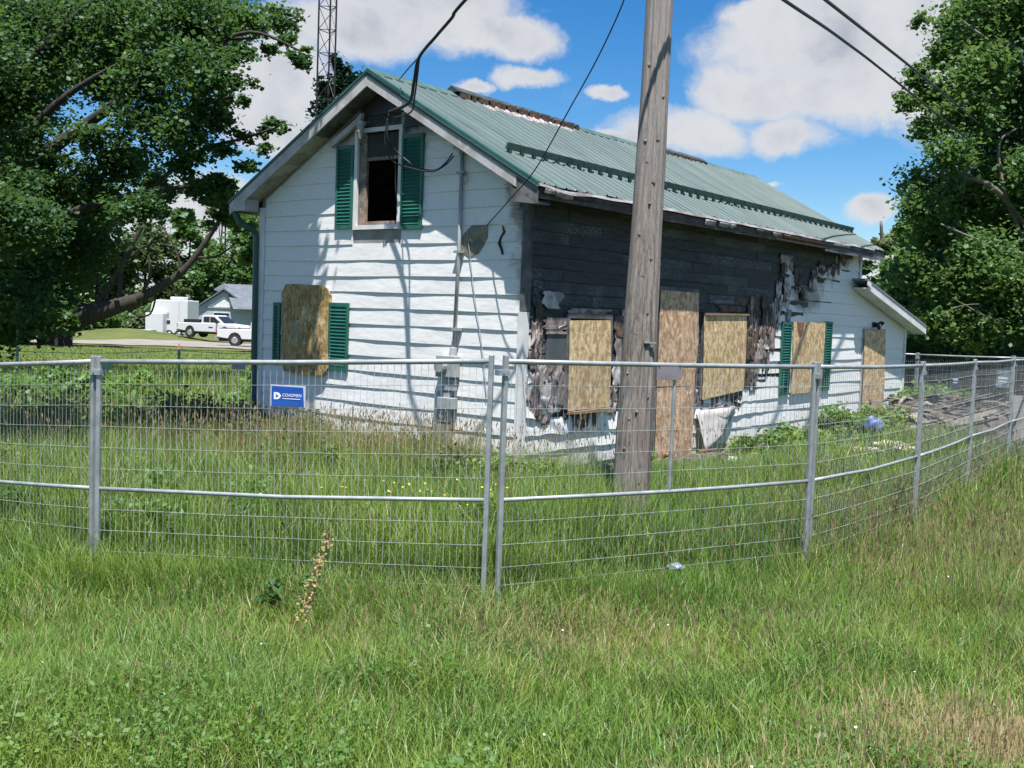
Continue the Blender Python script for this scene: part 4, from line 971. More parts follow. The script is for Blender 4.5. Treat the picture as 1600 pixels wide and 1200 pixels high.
# horse trailer and small trailer
p = at(270, 530, 97); t = empty('horse_trailer', (p.x, p.y, gz(p.x, p.y)), R(-8)); tag(t, 'tall white trailer with rounded front top parked left of the pale house', 'trailer')
prof = [(-1.6, .45), (1.9, .45), (1.9, 3.42), (-.9, 3.42), (-1.25, 3.35), (-1.48, 3.1), (-1.62, 2.1)]
w = MB(); w.prism([(x, -1.2, z) for x, z in prof], (0, 2.4, 0)); bev(w.build('body', M_PAINTW, t), .06)
w = MB(); w.box(-1.45, .2, -1.215, -1.201, 1.85, 2.3); w.build('window_band', mat('grey_band', (.3, .32, .34), .4), t); w = MB(); w.box(-.65, .3, -1.22, -1.206, 1.3, 1.62); w.build('side_window', M_GLASS, t)
w = MB(); w.box(-.1, 1.2, -.5, .5, 3.42, 3.72); bev(w.build('roof_unit', M_PAINTW, t), .1)
w = MB(); w.box(1.2, 1.45, -1.2, .9, 3.3, 3.46); w.build('awning', M_WHITE, t)
w = MB(); w.box(1.1, 1.14, -1.212, -1.201, .6, 3.2); w.build('door_seam', M_GREYBOX, t)
for x in (.2, 1.1): wheel(t, x, -1.0, .38, .38, .22, -1)
p = at(247, 531, 96); t = empty('utility_trailer', (p.x, p.y, gz(p.x, p.y)), R(-8)); tag(t, 'small low white box trailer behind the tall white trailer', 'trailer')
w = MB(); w.box(-.8, .85, -.9, .9, .4, 2.2); bev(w.build('body', M_PAINTW, t), .06); w = MB(); w.box(-1.2, -.8, -.05, .05, .4, .5); w.build('hitch', M_BLACK, t); wheel(t, .1, -.8, .34, .34, .2, -1)
p = at(221, 528, 92); w = MB(); w.box(p.x-.8, p.x+.8, p.y-.4, p.y+.4, gz(p.x, p.y)-.1, gz(p.x, p.y)+.35); tag(bev(w.build('storage_tub', M_PAINTW), .04), 'low white tub on the grass left of the small white trailer', 'tub')
# neighbour house
p = at(347, 520, 118); nb = empty('neighbour_house', (p.x, p.y, gz(p.x, p.y)-.2), R(12)); tag(nb, 'pale grey neighbour house with dark gable roof behind the pickup trucks', 'house')
M_NW = mottled((.36, .41, .49), (.32, .36, .43), 1, .7); M_NR = mottled((.10, .12, .15), (.14, .16, .19), 1.5, .9)
w = MB(); w.prism([(-3.2, 0, 0), (3.6, 0, 0), (3.6, 0, 2.6), (.1, 0, 4.9), (-3.2, 0, 2.6)], (0, 8, 0)); w.build('wall', M_NW, nb)
w = MB(); w.prism([(-3.7, -.4, 2.3), (.1, -.4, 5.05), (4.2, -.4, 2.25), (4.2, -.4, 2.42), (.1, -.4, 5.22), (-3.7, -.4, 2.48)], (0, 9, 0)); w.build('roof', M_NR, nb)
w = MB(); w.prism([(.1, 1.2, 5.6), (12, 1.2, 5.6), (12, -1.6, 3.0), (1.2, -1.6, 3.0)], (0, .1, .12)); w.prism([(-1.0, 1.2, 5.0), (.1, 1.1, 5.7), (3.4, -.6, 3.6), (3.2, -.6, 3.5)], (0, .1, .1)); w.build('roof', M_NR, nb)
w = MB(); w.box(3.6, 12, 0, 7, 0, 3.6); w.build('wall', M_NW, nb)
w = MB(); w.prism([(-1.6, -.02, 3.15), (1.9, -.02, 3.15), (.1, -.02, 4.3)], (0, .01, 0)); w.build('gable_panel', M_WHITE, nb)
w = MB(); w.box(-1.8, 2.1, -.12, -.001, 3.02, 3.13); w.build('trim', M_GREYBOX, nb)
for x in (-.9,):
    w = MB(); w.box(x-.06, x+1.66, -.07, -.002, 1.74, 2.56); f = w.build('window', M_WHITE, nb); w = MB(); w.box(x, x+1.6, -.08, -.072, 1.8, 2.5); w.build('pane', M_GLASS, f)
w = MB(); w.box(6.5, 6.9, 1, 1.4, 5.4, 6.2); w.build('chimney', M_WHITE, nb)

# ---------------------------------------------------------------- foliage
def leaf_cloud(name, clumps, n_per, size, m, parent=None, seed=1, shell=.55, flat=.0, asp=.8, kind='stuff', droop=.25, holes=()):
    """clumps: (centre, radii). Leaves are folded quads scattered in lumpy volumes."""
    r = np.random.default_rng(seed); Cs = []; 
    tot = sum((a[1][0]*a[1][1]*a[1][2])**(1/1.5) for a in clumps)
    for c, rad in clumps:
        wgt = (rad[0]*rad[1]*rad[2])**(1/1.5)/tot; k = max(10, int(n_per*wgt))
        # sub-clusters inside the clump give light and dark lumps
        ns = max(4, k//70); sc = r.normal(size=(ns, 3)); sc /= np.linalg.norm(sc, axis=1)[:, None]; sc *= (shell+(1-shell)*r.random((ns, 1)))*.9
        pick = r.integers(0, ns, k); q = sc[pick]+r.normal(size=(k, 3))*.21*(1+r.random((k, 1)))
        Cs.append(np.array(c)+q*np.array(rad))
    P_ = np.concatenate(Cs)
    for hc, hr in holes:
        q = (P_-np.array(hc))/np.array(hr); P_ = P_[(q**2).sum(1) > .55+.6*r.random(len(P_))]
    n_ = len(P_)
    nrm = r.normal(size=(n_, 3)); nrm[:, 2] = np.abs(nrm[:, 2])+.6; nrm /= np.linalg.norm(nrm, axis=1)[:, None]
    t = np.cross(nrm, r.normal(size=(n_, 3))); t /= np.linalg.norm(t, axis=1)[:, None]; b = np.cross(nrm, t)
    s_ = size*(.6+.8*r.random((n_, 1))); t = t*s_; b = b*s_*asp
    # five-point leaf: base, left, tip, right -> two triangles folded
    V = np.stack([P_-t*.5, P_+b*.5-nrm*s_*droop*.3, P_+t*.5, P_-b*.5-nrm*s_*droop*.3], 1).reshape(-1, 3)
    i = np.arange(n_)*4; F = np.stack([i, i+1, i+2, i, i+2, i+3], 1).reshape(-1, 3)
    me = bpy.data.meshes.new(name); me.vertices.add(len(V)); me.vertices.foreach_set('co', V.astype(np.float32).ravel())
    me.loops.add(F.size); me.loops.foreach_set('vertex_index', F.astype(np.int32).ravel()); me.polygons.add(len(F)); me.polygons.foreach_set('loop_start', np.arange(0, F.size, 3, dtype=np.int32)); me.update(calc_edges=True)
    a = me.attributes.new('rnd', 'FLOAT', 'POINT'); a.data.foreach_set('value', np.repeat(r.random(n_), 4).astype(np.float32))
    o = link(name, me, m, parent)
    if kind: o['kind'] = kind
    return o
def limb(w, pts, r0, r1, seg=8):
    P_ = [Vector(p) for p in pts]; out = []
    n_ = 6
    for i in range(len(P_)-1):
        p0 = P_[max(i-1, 0)]; p1 = P_[i]; p2 = P_[i+1]; p3 = P_[min(i+2, len(P_)-1)]
        for k in range(n_):
            t = k/n_; out.append(.5*((2*p1)+(p2-p0)*t+(2*p0-5*p1+4*p2-p3)*t*t+(3*p1-p0-3*p2+p3)*t**3))
    out.append(P_[-1]); L = len(out); w.tube(out, [r0+(r1-r0)*i/(L-1) for i in range(L)], seg)
def tree(loc, h, cr, crown_z, n_leaf, lsize, label, m=M_LEAF_B, bark=M_BARK, seed=1, name='deciduous_tree', group=None, clumps=None, nb_=9, trunk_r=.25, spread=.55, vert=1.0, nclump=None):
    rr = random.Random(seed); t = empty(name, loc); tag(t, label, 'tree', group)
    w = MB(); limb(w, [(0, 0, -.3), (rr.uniform(-.1, .1), 0, h*.25), (rr.uniform(-.3, .3), rr.uniform(-.3, .3), h*.6), (rr.uniform(-.4, .4), 0, h*.88)], trunk_r, trunk_r*.2); w.build('trunk', bark, t, smooth=True)
    if clumps is None:
        clumps = []
        for i in range(nclump or 26):
            th = rr.random()*2*math.pi; f = rr.random()**.5; zz = rr.uniform(-1, 1); rad = math.sqrt(max(0, 1-zz*zz))
            c = (cr*.78*rad*f**.5*math.cos(th), cr*.78*rad*f**.5*math.sin(th), crown_z+zz*(h-crown_z)*.82*vert)
            s_ = cr*rr.uniform(.24, .42); clumps.append((c, (s_, s_, s_*rr.uniform(.6, .85))))
    for i in range(nb_):
        c = Vector(rr.choice(clumps)[0]); st = Vector((0, 0, min(h*.7, max(h*.18, c.z*rr.uniform(.45, .75))))); w = MB()
        mid_ = st.lerp(c, .5)+Vector((rr.uniform(-.3, .3), rr.uniform(-.3, .3), rr.uniform(-.1, .5)))*cr*.15
        limb(w, [st, mid_, c], trunk_r*.42, trunk_r*.08, 6); w.build('branch', bark, t, smooth=True)
    leaf_cloud('crown', clumps, n_leaf, lsize, m, t, seed)
    return t

# ---- big dark maple at the left: its own trunk stands outside the frame
def pclump(origin, px, py, d, rpx, flat=.7):
    p = at(px, py, d); r = rpx*d/FPX; return ((p.x-origin[0], p.y-origin[1], p.z-origin[2]), (r, r*1.2, r*flat))
o0 = (-14.5, 27.0, H1(-14.5, 27))
rr = random.Random(21); cl = []
big = [(-60, 60, 100), (40, 40, 90), (130, 60, 80), (210, 40, 85), (290, 30, 80), (350, 30, 60), (40, 150, 70), (-30, 180, 90), (170, 120, 60), (250, 120, 70), (310, 110, 60), (60, 240, 60), (-20, 290, 90), (20, 350, 80), (150, 300, 60), (140, 210, 35), (220, 200, 60),
       (290, 200, 50), (120, 380, 70), (40, 430, 80), (-50, 400, 90), (190, 260, 50), (210, 320, 42), (20, 480, 60), (250, 290, 34), (330, 180, 38), (90, 110, 40), (-20, 500, 60), (60, 500, 34), (10, 440, 50), (285, 262, 26), (240, 330, 26), (330, 285, 22), (90, 300, 46), (390, 350, 16), (0, 120, 60), (30, 290, 44), (15, 320, 36), (100, 20, 70), (320, 60, 50)]
for px, py, r_ in big: cl.append(pclump(o0, px, py, rr.uniform(23, 31), r_*.9, .8))
fring = [(400, 40, 30), (380, 90, 24), (440, 30, 30), (425, 75, 18), (460, 95, 22), (450, 60, 16), (380, 125, 20), (345, 150, 26), (300, 250, 26), (345, 240, 24), (380, 215, 16), (430, 195, 15), (405, 205, 16), (440, 205, 10), (350, 285, 24), (320, 310, 22), (385, 260, 20), (270, 340, 26), (225, 370, 24), (360, 320, 20), (385, 160, 12), (480, 75, 10), (410, 230, 16), (300, 290, 22), (345, 345, 22)]
for px, py, r_ in fring: cl.append(pclump(o0, px, py, rr.uniform(23, 26), r_, .6))
# the part of the crown above the frame, which throws the shade on the left of the gable
t = empty('maple_tree', o0); tag(t, 'large dark green maple whose leafy limbs fill the upper left corner', 'tree')
w = MB(); limb(w, [(0, 0, -.3), (.2, 0, 2), (.3, -.2, 5), (.2, -.3, 8.5), (.5, -.5, 11)], .42, .12, 12); w.build('trunk', M_BARK, t, smooth=True)
def ML(px, py, d=25): return tuple(at(px, py, d)-Vector(o0))
lb = [[(.2, 0, 3.2), ML(60, 250, 26), ML(200, 150), ML(330, 70), ML(400, 60, 24.5)], [(.3, -.2, 5.5), ML(80, 60, 27), ML(200, -40, 26)],
      [(.2, 0, 2.2), ML(40, 390, 27), ML(120, 330, 26), ML(235, 300), ML(345, 285, 24.5)], [(.3, -.2, 5.5), (1, 1.5, 8), (2, 2, 10)], [(.2, 0, 2.8), ML(60, 190, 26), ML(200, 90)],
      [ML(235, 300), ML(300, 240), ML(385, 215, 24.5), ML(435, 198, 24)], [ML(300, 85), ML(390, 50, 24.5), ML(470, 80, 24)], [ML(210, 150), ML(290, 170), ML(360, 150, 24.5)]]
for i, pts in enumerate(lb): w = MB(); limb(w, pts, .20 if i < 5 else .06, .02, 7); w.build('branch', M_BARK, t, smooth=True)
gaps = [((at(gx, gy, 27)-Vector(o0))[:], (gr*27/FPX, 7, gr*.8*27/FPX)) for gx, gy, gr in [(115, 235, 16), (250, 180, 12), (165, 60, 10), (310, 160, 13), (20, 160, 10), (275, 330, 18), (82, 95, 22), (200, 205, 24), (262, 240, 20), (120, 270, 15), (232, 130, 13), (45, 25, 10), (355, 100, 22), (362, 170, 18), (330, 215, 15), (160, 320, 22), (190, 60, 9), (290, 115, 12), (60, 210, 11), (140, 160, 9), (300, 300, 16), (240, 385, 30), (330, 370, 30), (180, 430, 30), (10, 60, 9), (100, 385, 12)]]
leaf_cloud('crown', cl, 125000, .12, M_LEAF_A, t, 5, shell=.5, holes=gaps)
# second maple: stands left of the frame, its top shades the left of the gable
o0 = (-8.6, 11.6, H1(-8.6, 11.6)); cl = []
for x, y, z, r_ in [(-3.15, 12.3, 8.0, .62), (-3.2, 12.8, 8.9, .62), (-3.3, 12.0, 7.2, .6), (-3.1, 13.2, 9.4, .5), (-3.6, 11.8, 6.9, .65), (-4.2, 12.0, 7.5, .8), (-3.35, 12.6, 8.6, .62), (-3.7, 12.2, 8.0, .7), (-3.7, 12.9, 9.2, .7), (-4.6, 11.6, 8.2, 1.0), (-5.6, 10.9, 8.0, 1.1), (-4.8, 11.9, 7.6, .8), (-7.8, 10.6, 8.2, 1.2), (-6.9, 10.8, 8.0, 1.2), (-3.35, 13.4, 9.6, .55), (-6.2, 10.9, 8.2, 1.1)]:
    cl.append(((x-o0[0], y-o0[1], z-o0[2]), (r_, r_, r_*.7)))
t = empty('maple_tree', o0); tag(t, 'near maple just outside the left picture edge, shading the gable wall', 'tree')
w = MB(); limb(w, [(0, 0, -.3), (.1, 0, 3), (.2, 0, 6.5), (.6, .2, 9.6)], .30, .08, 10); w.build('trunk', M_BARK, t, smooth=True)
for pts in ([(.1, 0, 5.2), (2.4, .5, 7.2), (5.2, .8, 7.9)], [(.2, 0, 6.2), (2, 1.2, 8.4), (4.6, 1.6, 9.3)], [(.2, 0, 6), (1.4, 1.6, 8.4), (2.6, 3.8, 9.8)]):
    w = MB(); limb(w, pts, .12, .03, 7); w.build('branch', M_BARK, t, smooth=True)
leaf_cloud('crown', cl, 30000, .125, M_LEAF_A, t, 15, shell=.35)

# ---- leaning tree farther off with bare curving branches
p = at(84, 534, 60); lo = Vector((p.x, p.y, H1(p.x, p.y)))
t = empty('leaning_tree', lo); tag(t, 'dark leaning tree with bare curving branches reaching right over the lawn', 'tree')
def L_(px, py, d=60): return tuple(at(px, py, d)-lo)
w = MB(); limb(w, [(0, 0, -.4), L_(92, 515), L_(120, 497), L_(170, 482), L_(215, 468)], 1.0, .32, 12); w.build('trunk', M_BARK, t, smooth=True)
for pts, a, b in [([L_(100, 512), L_(60, 460), L_(30, 380), L_(0, 280)], .55, .25), ([L_(205, 470), L_(245, 452), L_(285, 424), L_(320, 380), L_(352, 330)], .30, .10), ([L_(140, 492), L_(175, 440), L_(200, 395), L_(228, 340), L_(240, 290)], .22, .07), ([L_(188, 476), L_(188, 430), L_(195, 400)], .18, .1),
                  ([L_(285, 424), L_(270, 380), L_(250, 350)], .08, .03), ([L_(245, 455), L_(235, 490), L_(212, 492), L_(198, 478)], .06, .03), ([L_(195, 410), L_(225, 385), L_(262, 382)], .07, .03), ([L_(215, 468), L_(235, 430), L_(232, 390), L_(250, 355)], .12, .04), ([L_(305, 402), L_(340, 400), L_(375, 375)], .09, .03), ([L_(185, 440), L_(160, 420), L_(130, 400)], .10, .04), ([L_(228, 340), L_(260, 330), L_(290, 335)], .06, .02)]:
    w = MB(); limb(w, pts, a, b, 7); w.build('branch', M_BARK, t, smooth=True)
cl = []
for px, py, r_ in [(20, 400, 60), (80, 430, 50), (30, 480, 55), (-30, 440, 70), (70, 490, 45), (10, 520, 40), (130, 360, 36), (240, 320, 18), (290, 340, 16), (375, 350, 20), (388, 400, 16), (350, 300, 22), (390, 320, 18), (150, 330, 30), (100, 500, 20), (300, 300, 14), (-60, 500, 60)]:
    cl.append(pclump(lo, px, py, rr.uniform(57, 62), r_, .75))
leaf_cloud('crown', cl, 34000, .45, M_LEAF_A, t, 6, shell=.2)

# ---- background row, left
def bt(px, d, hpx_top, wpx, label, seed, m=M_LEAF_B, n_=9000, ls=.5, name='deciduous_tree', cz=.45, group='trees across the lawn'):
    p = at(px, 500, d); g_ = H1(p.x, p.y); tp = at(px, hpx_top, d).z-g_; cr = wpx*d/FPX/2
    return tree((p.x, p.y, g_), tp, cr, tp*cz, n_, ls, label, m, M_BARK, seed, name, group, trunk_r=.3, nb_=5, nclump=22)
bt(-40, 112, 330, 190, 'dark green tree of the far left background, cut by the picture edge', 31, M_LEAF_B, ls=.55)
bt(60, 118, 345, 170, 'far tree behind the dark foot of the leaning tree', 32, M_LEAF_B, ls=.55)
bt(150, 122, 330, 150, 'far olive tree behind the grass mound, left half', 33, M_LEAF_C, ls=.55)
bt(225, 126, 350, 130, 'far olive tree directly behind the low white tub', 34, M_LEAF_C, ls=.55)
bt(292, 132, 335, 130, 'far green tree behind the tall white trailer', 35, M_LEAF_B, ls=.55)
bt(345, 140, 310, 110, 'tall pale willow-like tree above the neighbour house roof', 36, M_LEAF_C, ls=.5)
bt(400, 135, 330, 110, 'far green tree beside the downspout, above the neighbour house', 37, M_LEAF_B, ls=.55)
bt(470, 135, 380, 120, 'far tree hidden behind the gable wall', 38, M_LEAF_B, 4000)
for i, (px, d, tp, wd) in enumerate([(10, 104, 470, 120), (110, 104, 480, 130), (175, 108, 488, 110), (215, 110, 478, 90)]):
    p = at(px, 520, d); g_ = H1(p.x, p.y); h = at(px, tp, d).z-g_; cr = wd*d/FPX/2; rs = random.Random(50+i)
    o = leaf_cloud('shrub', [((rs.uniform(-cr, cr), rs.uniform(-1, 1), rs.uniform(.2, .7)*h), (cr*.4, cr*.3, h*.36)) for _ in range(9)], 5000, .4, M_LEAF_B if i % 2 else M_LEAF_C, None, 60+i, kind=None)
    o.location = (p.x, p.y, g_); tag(o, ['dark bush under the far trees at the left edge', 'bush under the far trees, behind the leaning trunk', 'light bush on the left flank of the grass mound', 'bush between the grass mound and the small white trailer'][i], 'bush', 'bushes across the lawn')
# dark tree behind the roof beside the tower
p = at(535, 150, 27); g_ = 0
spc = [((at(px_, py_, 27)-Vector((p.x, p.y, -.1)))[:], (r_*27/FPX, r_*27/FPX, r_*1.3*27/FPX)) for px_, py_, r_ in [(522, 92, 6), (524, 104, 10), (530, 118, 15), (515, 135, 16), (540, 130, 20), (556, 138, 18), (520, 155, 22), (548, 155, 26), (570, 148, 14), (510, 178, 20), (540, 185, 34), (520, 215, 36), (570, 190, 26)]]
tree((p.x, p.y, -.1), at(530, 84, 27).z+.1, 1.25, 4.6, 9000, .12, 'dark tree showing above the left roof slope beside the antenna tower', M_LEAF_D, M_BARK, 41, 'dark_tree', None, clumps=spc, nb_=4, trunk_r=.10)

# ---- right side trees
def rtree(px, d, toppx, wpx, label, seed, m, n_, ls, base_px=None, cz=.5, vert=1.0, ncl=34, name='deciduous_tree'):
    p = at(px, 540, d); g_ = H1(p.x, p.y); tp = at(px, toppx, d).z-g_; cr = wpx*d/FPX/2
    return tree((p.x, p.y, g_), tp, cr, tp*cz, n_, ls, label, m, M_BARKG, seed, name, 'trees right of the house', trunk_r=.28, nb_=12, nclump=ncl, vert=vert)
o0 = at(1640, 540, 31); o0 = (o0.x, o0.y, H1(o0.x, o0.y)); rr = random.Random(77); cl = []
for px, py, r_ in [(1500, 40, 40), (1560, 30, 70), (1640, 0, 90), (1480, 90, 34), (1530, 110, 50), (1600, 120, 70), (1430, 120, 22), (1460, 150, 34), (1510, 180, 50), (1570, 210, 60), (1425, 165, 20), (1450, 200, 26), (1490, 240, 40), (1550, 280, 60), (1620, 280, 60), (1450, 290, 40), (1500, 320, 50), (1580, 360, 60), (1430, 330, 34), (1470, 370, 44), (1540, 420, 60), (1620, 430, 60), (1500, 450, 50), (1450, 430, 44), (1580, 490, 50), (1520, 510, 40), (1460, 500, 40), (1640, 520, 50), (1690, 300, 90), (1700, 120, 90), (1690, 450, 80), (1550, -40, 60), (1650, -80, 90), (1405, 150, 10), (1440, 30, 14), (1520, 10, 30), (1418, 400, 20)]:
    cl.append(pclump(o0, px, py, rr.uniform(28, 33), r_, .8))
t = empty('deciduous_tree', o0); tag(t, 'tallest green tree at the right picture edge, reaching above the frame', 'tree', 'trees right of the house')
w = MB(); limb(w, [(0, 0, -.3), (.1, 0, 3), (-.2, 0, 7), (0, 0, 11)], .32, .08, 10); w.build('trunk', M_BARKG, t, smooth=True)
def RL(px, py, d=29.0): return tuple(at(px, py, d)-Vector(o0))
for pts, a, b in [([(0, 0, 3), RL(1580, 330), RL(1560, 230), RL(1590, 200)], .08, .02), ([(0, 0, 2.5), RL(1560, 500, 28), RL(1505, 475, 27.5), RL(1488, 465, 27.3)], .03, .01), ([RL(1530, 475, 27.5), RL(1500, 478, 27.3), RL(1470, 492, 27)], .012, .006), ([(0, 0, 4), RL(1560, 300, 28.5), RL(1500, 270), RL(1460, 215)], .1, .02), ([(0, 0, 5), RL(1600, 100), RL(1540, 60), RL(1500, 30)], .1, .02), ([(0, 0, 3.4), RL(1600, 400, 28.5), RL(1540, 380, 28), RL(1470, 350, 28)], .09, .02)]:
    w = MB(); limb(w, pts, a, b, 6); w.build('branch', M_BARKG, t, smooth=True)
leaf_cloud('crown', cl, 105000, .14, M_LEAF_B, t, 9, shell=.35)
rtree(1375, 46, 312, 95, 'small pale-leaved tree behind the far roof corner', 44, M_LEAF_C, 12000, .22, cz=.45, ncl=20)
rtree(1440, 40, 300, 130, 'mid green tree behind the lean-to, left of the tallest one', 45, M_LEAF_B, 22000, .22, cz=.45)
rtree(1410, 36, 400, 120, 'low bushy tree just behind the lean-to roof', 46, M_LEAF_B, 16000, .18, cz=.45)
rtree(1550, 44, 250, 200, 'dark tree filling the gap behind the tallest right tree', 47, M_LEAF_A, 24000, .26, cz=.42)
rtree(1480, 52, 380, 160, 'dark low tree in the shade behind the rear fence', 48, M_LEAF_A, 18000, .28, cz=.4)
rtree(1600, 60, 350, 200, 'dark far tree at the right edge behind all the others', 49, M_LEAF_A, 14000, .34, cz=.42)
# continuous dark scrub under them
o = leaf_cloud('scrub', [((x, 34+2.5*math.sin(x), .9+.4*math.sin(x*2)), (1.6, 1.3, 1.3)) for x in np.arange(9.5, 30, 1.5)], 24000, .2, M_LEAF_A, None, 71); tag(o, 'dark tangled scrub under the right trees', 'bush')
o = leaf_cloud('woodland', [((x, 150+10*math.sin(x), 3.0+1.3*math.sin(x*.3)), (9, 5, 3.4)) for x in np.arange(-230, 260, 9)], 40000, 1.1, M_LEAF_B, None, 72); tag(o, 'distant belt of woodland along the horizon', 'woodland')

# ---------------------------------------------------------------- grass and weeds
def blades(name, P_, Hh, Wd, dry, seed, m=M_GRASS, segs=2, lean=.35, label=None):
    r = np.random.default_rng(seed); n_ = len(P_)
    th = r.random(n_)*2*math.pi; d = np.stack([np.cos(th), np.sin(th), np.zeros(n_)], 1); th2 = th+math.pi/2+r.normal(size=n_)*.6; wv = np.stack([np.cos(th2), np.sin(th2), np.zeros(n_)], 1)*(Wd/2)[:, None]
    ln = (lean*(.3+r.random(n_)*1.4)*Hh)[:, None]; up = np.zeros((n_, 3)); up[:, 2] = Hh
    m1 = P_+up*.55+d*ln*.35; tip = P_+up*(1-.25*(ln/np.maximum(Hh[:, None], .01))**2)+d*ln
    if segs == 2:
        V = np.stack([P_-wv, P_+wv, m1-wv*.75, m1+wv*.75, tip], 1).reshape(-1, 3); i = np.arange(n_)*5
        F = np.stack([i, i+1, i+3, i, i+3, i+2, i+2, i+3, i+4], 1).reshape(-1, 3); nv = 5
    else:
        V = np.stack([P_-wv, P_+wv, tip], 1).reshape(-1, 3); i = np.arange(n_)*3; F = np.stack([i, i+1, i+2], 1).reshape(-1, 3); nv = 3
    me = bpy.data.meshes.new(name); me.vertices.add(len(V)); me.vertices.foreach_set('co', V.astype(np.float32).ravel())
    me.loops.add(F.size); me.loops.foreach_set('vertex_index', F.astype(np.int32).ravel()); me.polygons.add(len(F)); me.polygons.foreach_set('loop_start', np.arange(0, F.size, 3, dtype=np.int32)); me.update(calc_edges=True)
    for k, a in (('rnd', r.random(n_)), ('dry', dry)):
        at_ = me.attributes.new(k, 'FLOAT', 'POINT'); at_.data.foreach_set('value', np.repeat(a, nv).astype(np.float32))
    o = link(name, me, m); tag(o, label, 'grass', kind='stuff'); return o
def vnoise(x, y, s, seed=0):
    # cheap smooth value noise
    r = np.random.default_rng(seed); G = r.random((64, 64)); u = x/s; v = y/s; i = np.floor(u).astype(int); j = np.floor(v).astype(int); fu = u-i; fv = v-j; fu = fu*fu*(3-2*fu); fv = fv*fv*(3-2*fv)
    g = lambda a, b: G[a % 64, b % 64]
    return (g(i, j)*(1-fu)+g(i+1, j)*fu)*(1-fv)+(g(i, j+1)*(1-fu)+g(i+1, j+1)*fu)*fv
def scatter(n_, y0, y1, seed, wide=1.12, power=1.0, xoff=0):
    r = np.random.default_rng(seed); y = y0+(y1-y0)*r.random(n_)**power; half = .49*y*wide+.5; x = (r.random(n_)*2-1)*half; return x, y
def not_house(x, y):
    a = math.pi/2-YAW; dx = x-OX; dy = y-OY; u = dx*math.cos(a)+dy*math.sin(a); v = -dx*math.sin(a)+dy*math.cos(a); return ~((u > -.02) & (u < LL) & (v > -.02) & (v < HW))
def field(x, y):
    n1 = vnoise(x+40, y+40, 1.1, 1); n2 = vnoise(x+40, y+40, .35, 2); n3 = vnoise(x+40, y+40, 2.6, 3); return n1, n2, n3
def near_grass(n_, y0, y1, seed, wmul, hmul=1, power=1.15, lean=.45, label='rank green roadside grass'):
    x, y = scatter(n_, y0, y1, seed, power=power); k = not_house(x, y); x, y = x[k], y[k]; n1, n2, n3 = field(x, y); r = np.random.default_rng(seed+1)
    keep = r.random(len(x)) < (.45+.6*n2); x, y, n1, n2, n3 = x[keep], y[keep], n1[keep], n2[keep], n3[keep]
    yf = np.interp(x, fx, fy); t = y-yf
    h = np.where(t > -.5, .14+.15*n1+.07*n2, .09+.12*n1+.07*n2); h = np.where(t > .1, h*1.0+.17, h)
    h += .10*np.exp(-((t+.35)/.55)**2)*r.random(len(x))*1.4
    a_ = math.pi/2-YAW; uu = (x-OX)*math.cos(a_)+(y-OY)*math.sin(a_); vv = -(x-OX)*math.sin(a_)+(y-OY)*math.cos(a_)
    h = np.where((vv < 0) & (uu > .3), np.minimum(h, .10+.17*np.clip(-vv-.4, 0, 3)), h); h = h*(.6+.75*r.random(len(x)))
    h += .20*np.exp(-(((x+2.0)/2.2)**2+((y-12.6)/1.3)**2))*r.random(len(x))
    # taller stand along the right
    tall = np.exp(-(((x-3.9)/1.3)**2+((y-8.9)/1.6)**2)); h += .22*tall*r.random(len(x))
    # short by the road edge
    h *= np.clip((y-2.5)/3.0, .45, 1)
    dryp = .025+.07*(n3 > .62)+.22*tall+.95*np.exp(-(((x-2.35)/.55)**2+((y-5.0)/.42)**2))+.5*np.exp(-(((x-1.2)/.5)**2+((y-4.6)/.2)**2))+.45*np.exp(-(((x-.35)/.8)**2+((y-6.9)/.5)**2))+.25*np.exp(-(((x-3.6)/.7)**2+((y-6.4)/.5)**2))
    dryp += .10*((t > .5) & (x < .3))
    dry = np.where(r.random(len(x)) < dryp, .45+.55*r.random(len(x)), .12*r.random(len(x)))
    z = hgt(x, y); wd = (.0036+.0035*r.random(len(x)))*wmul
    return blades('grass', np.stack([x, y, z], 1), h*hmul, wd, dry, seed+2, lean=lean, label=label)
near_grass(190000, 3.4, 8.2, 100, 1.0, lean=.62, label='rank green grass in the foreground, this side of the fence')
near_grass(120000, 7.8, 13.5, 110, 1.15, label='long green grass in the ditch and yard just beyond the fence')
near_grass(80000, 12.5, 27, 120, 2.2, hmul=1.1, label='rough grass beside and behind the burnt house')
# mown lawn beyond
x, y = scatter(60000, 24, 60, 130, power=1.3); r = np.random.default_rng(5); keep = (x < 2); x, y = x[keep], y[keep]
blades('grass', np.stack([x, y, hgt(x, y)], 1), .05+.06*r.random(len(x)), .03+.02*r.random(len(x)), .25*r.random(len(x)), 131, segs=1, label='short mown lawn stretching to the gravel drive')
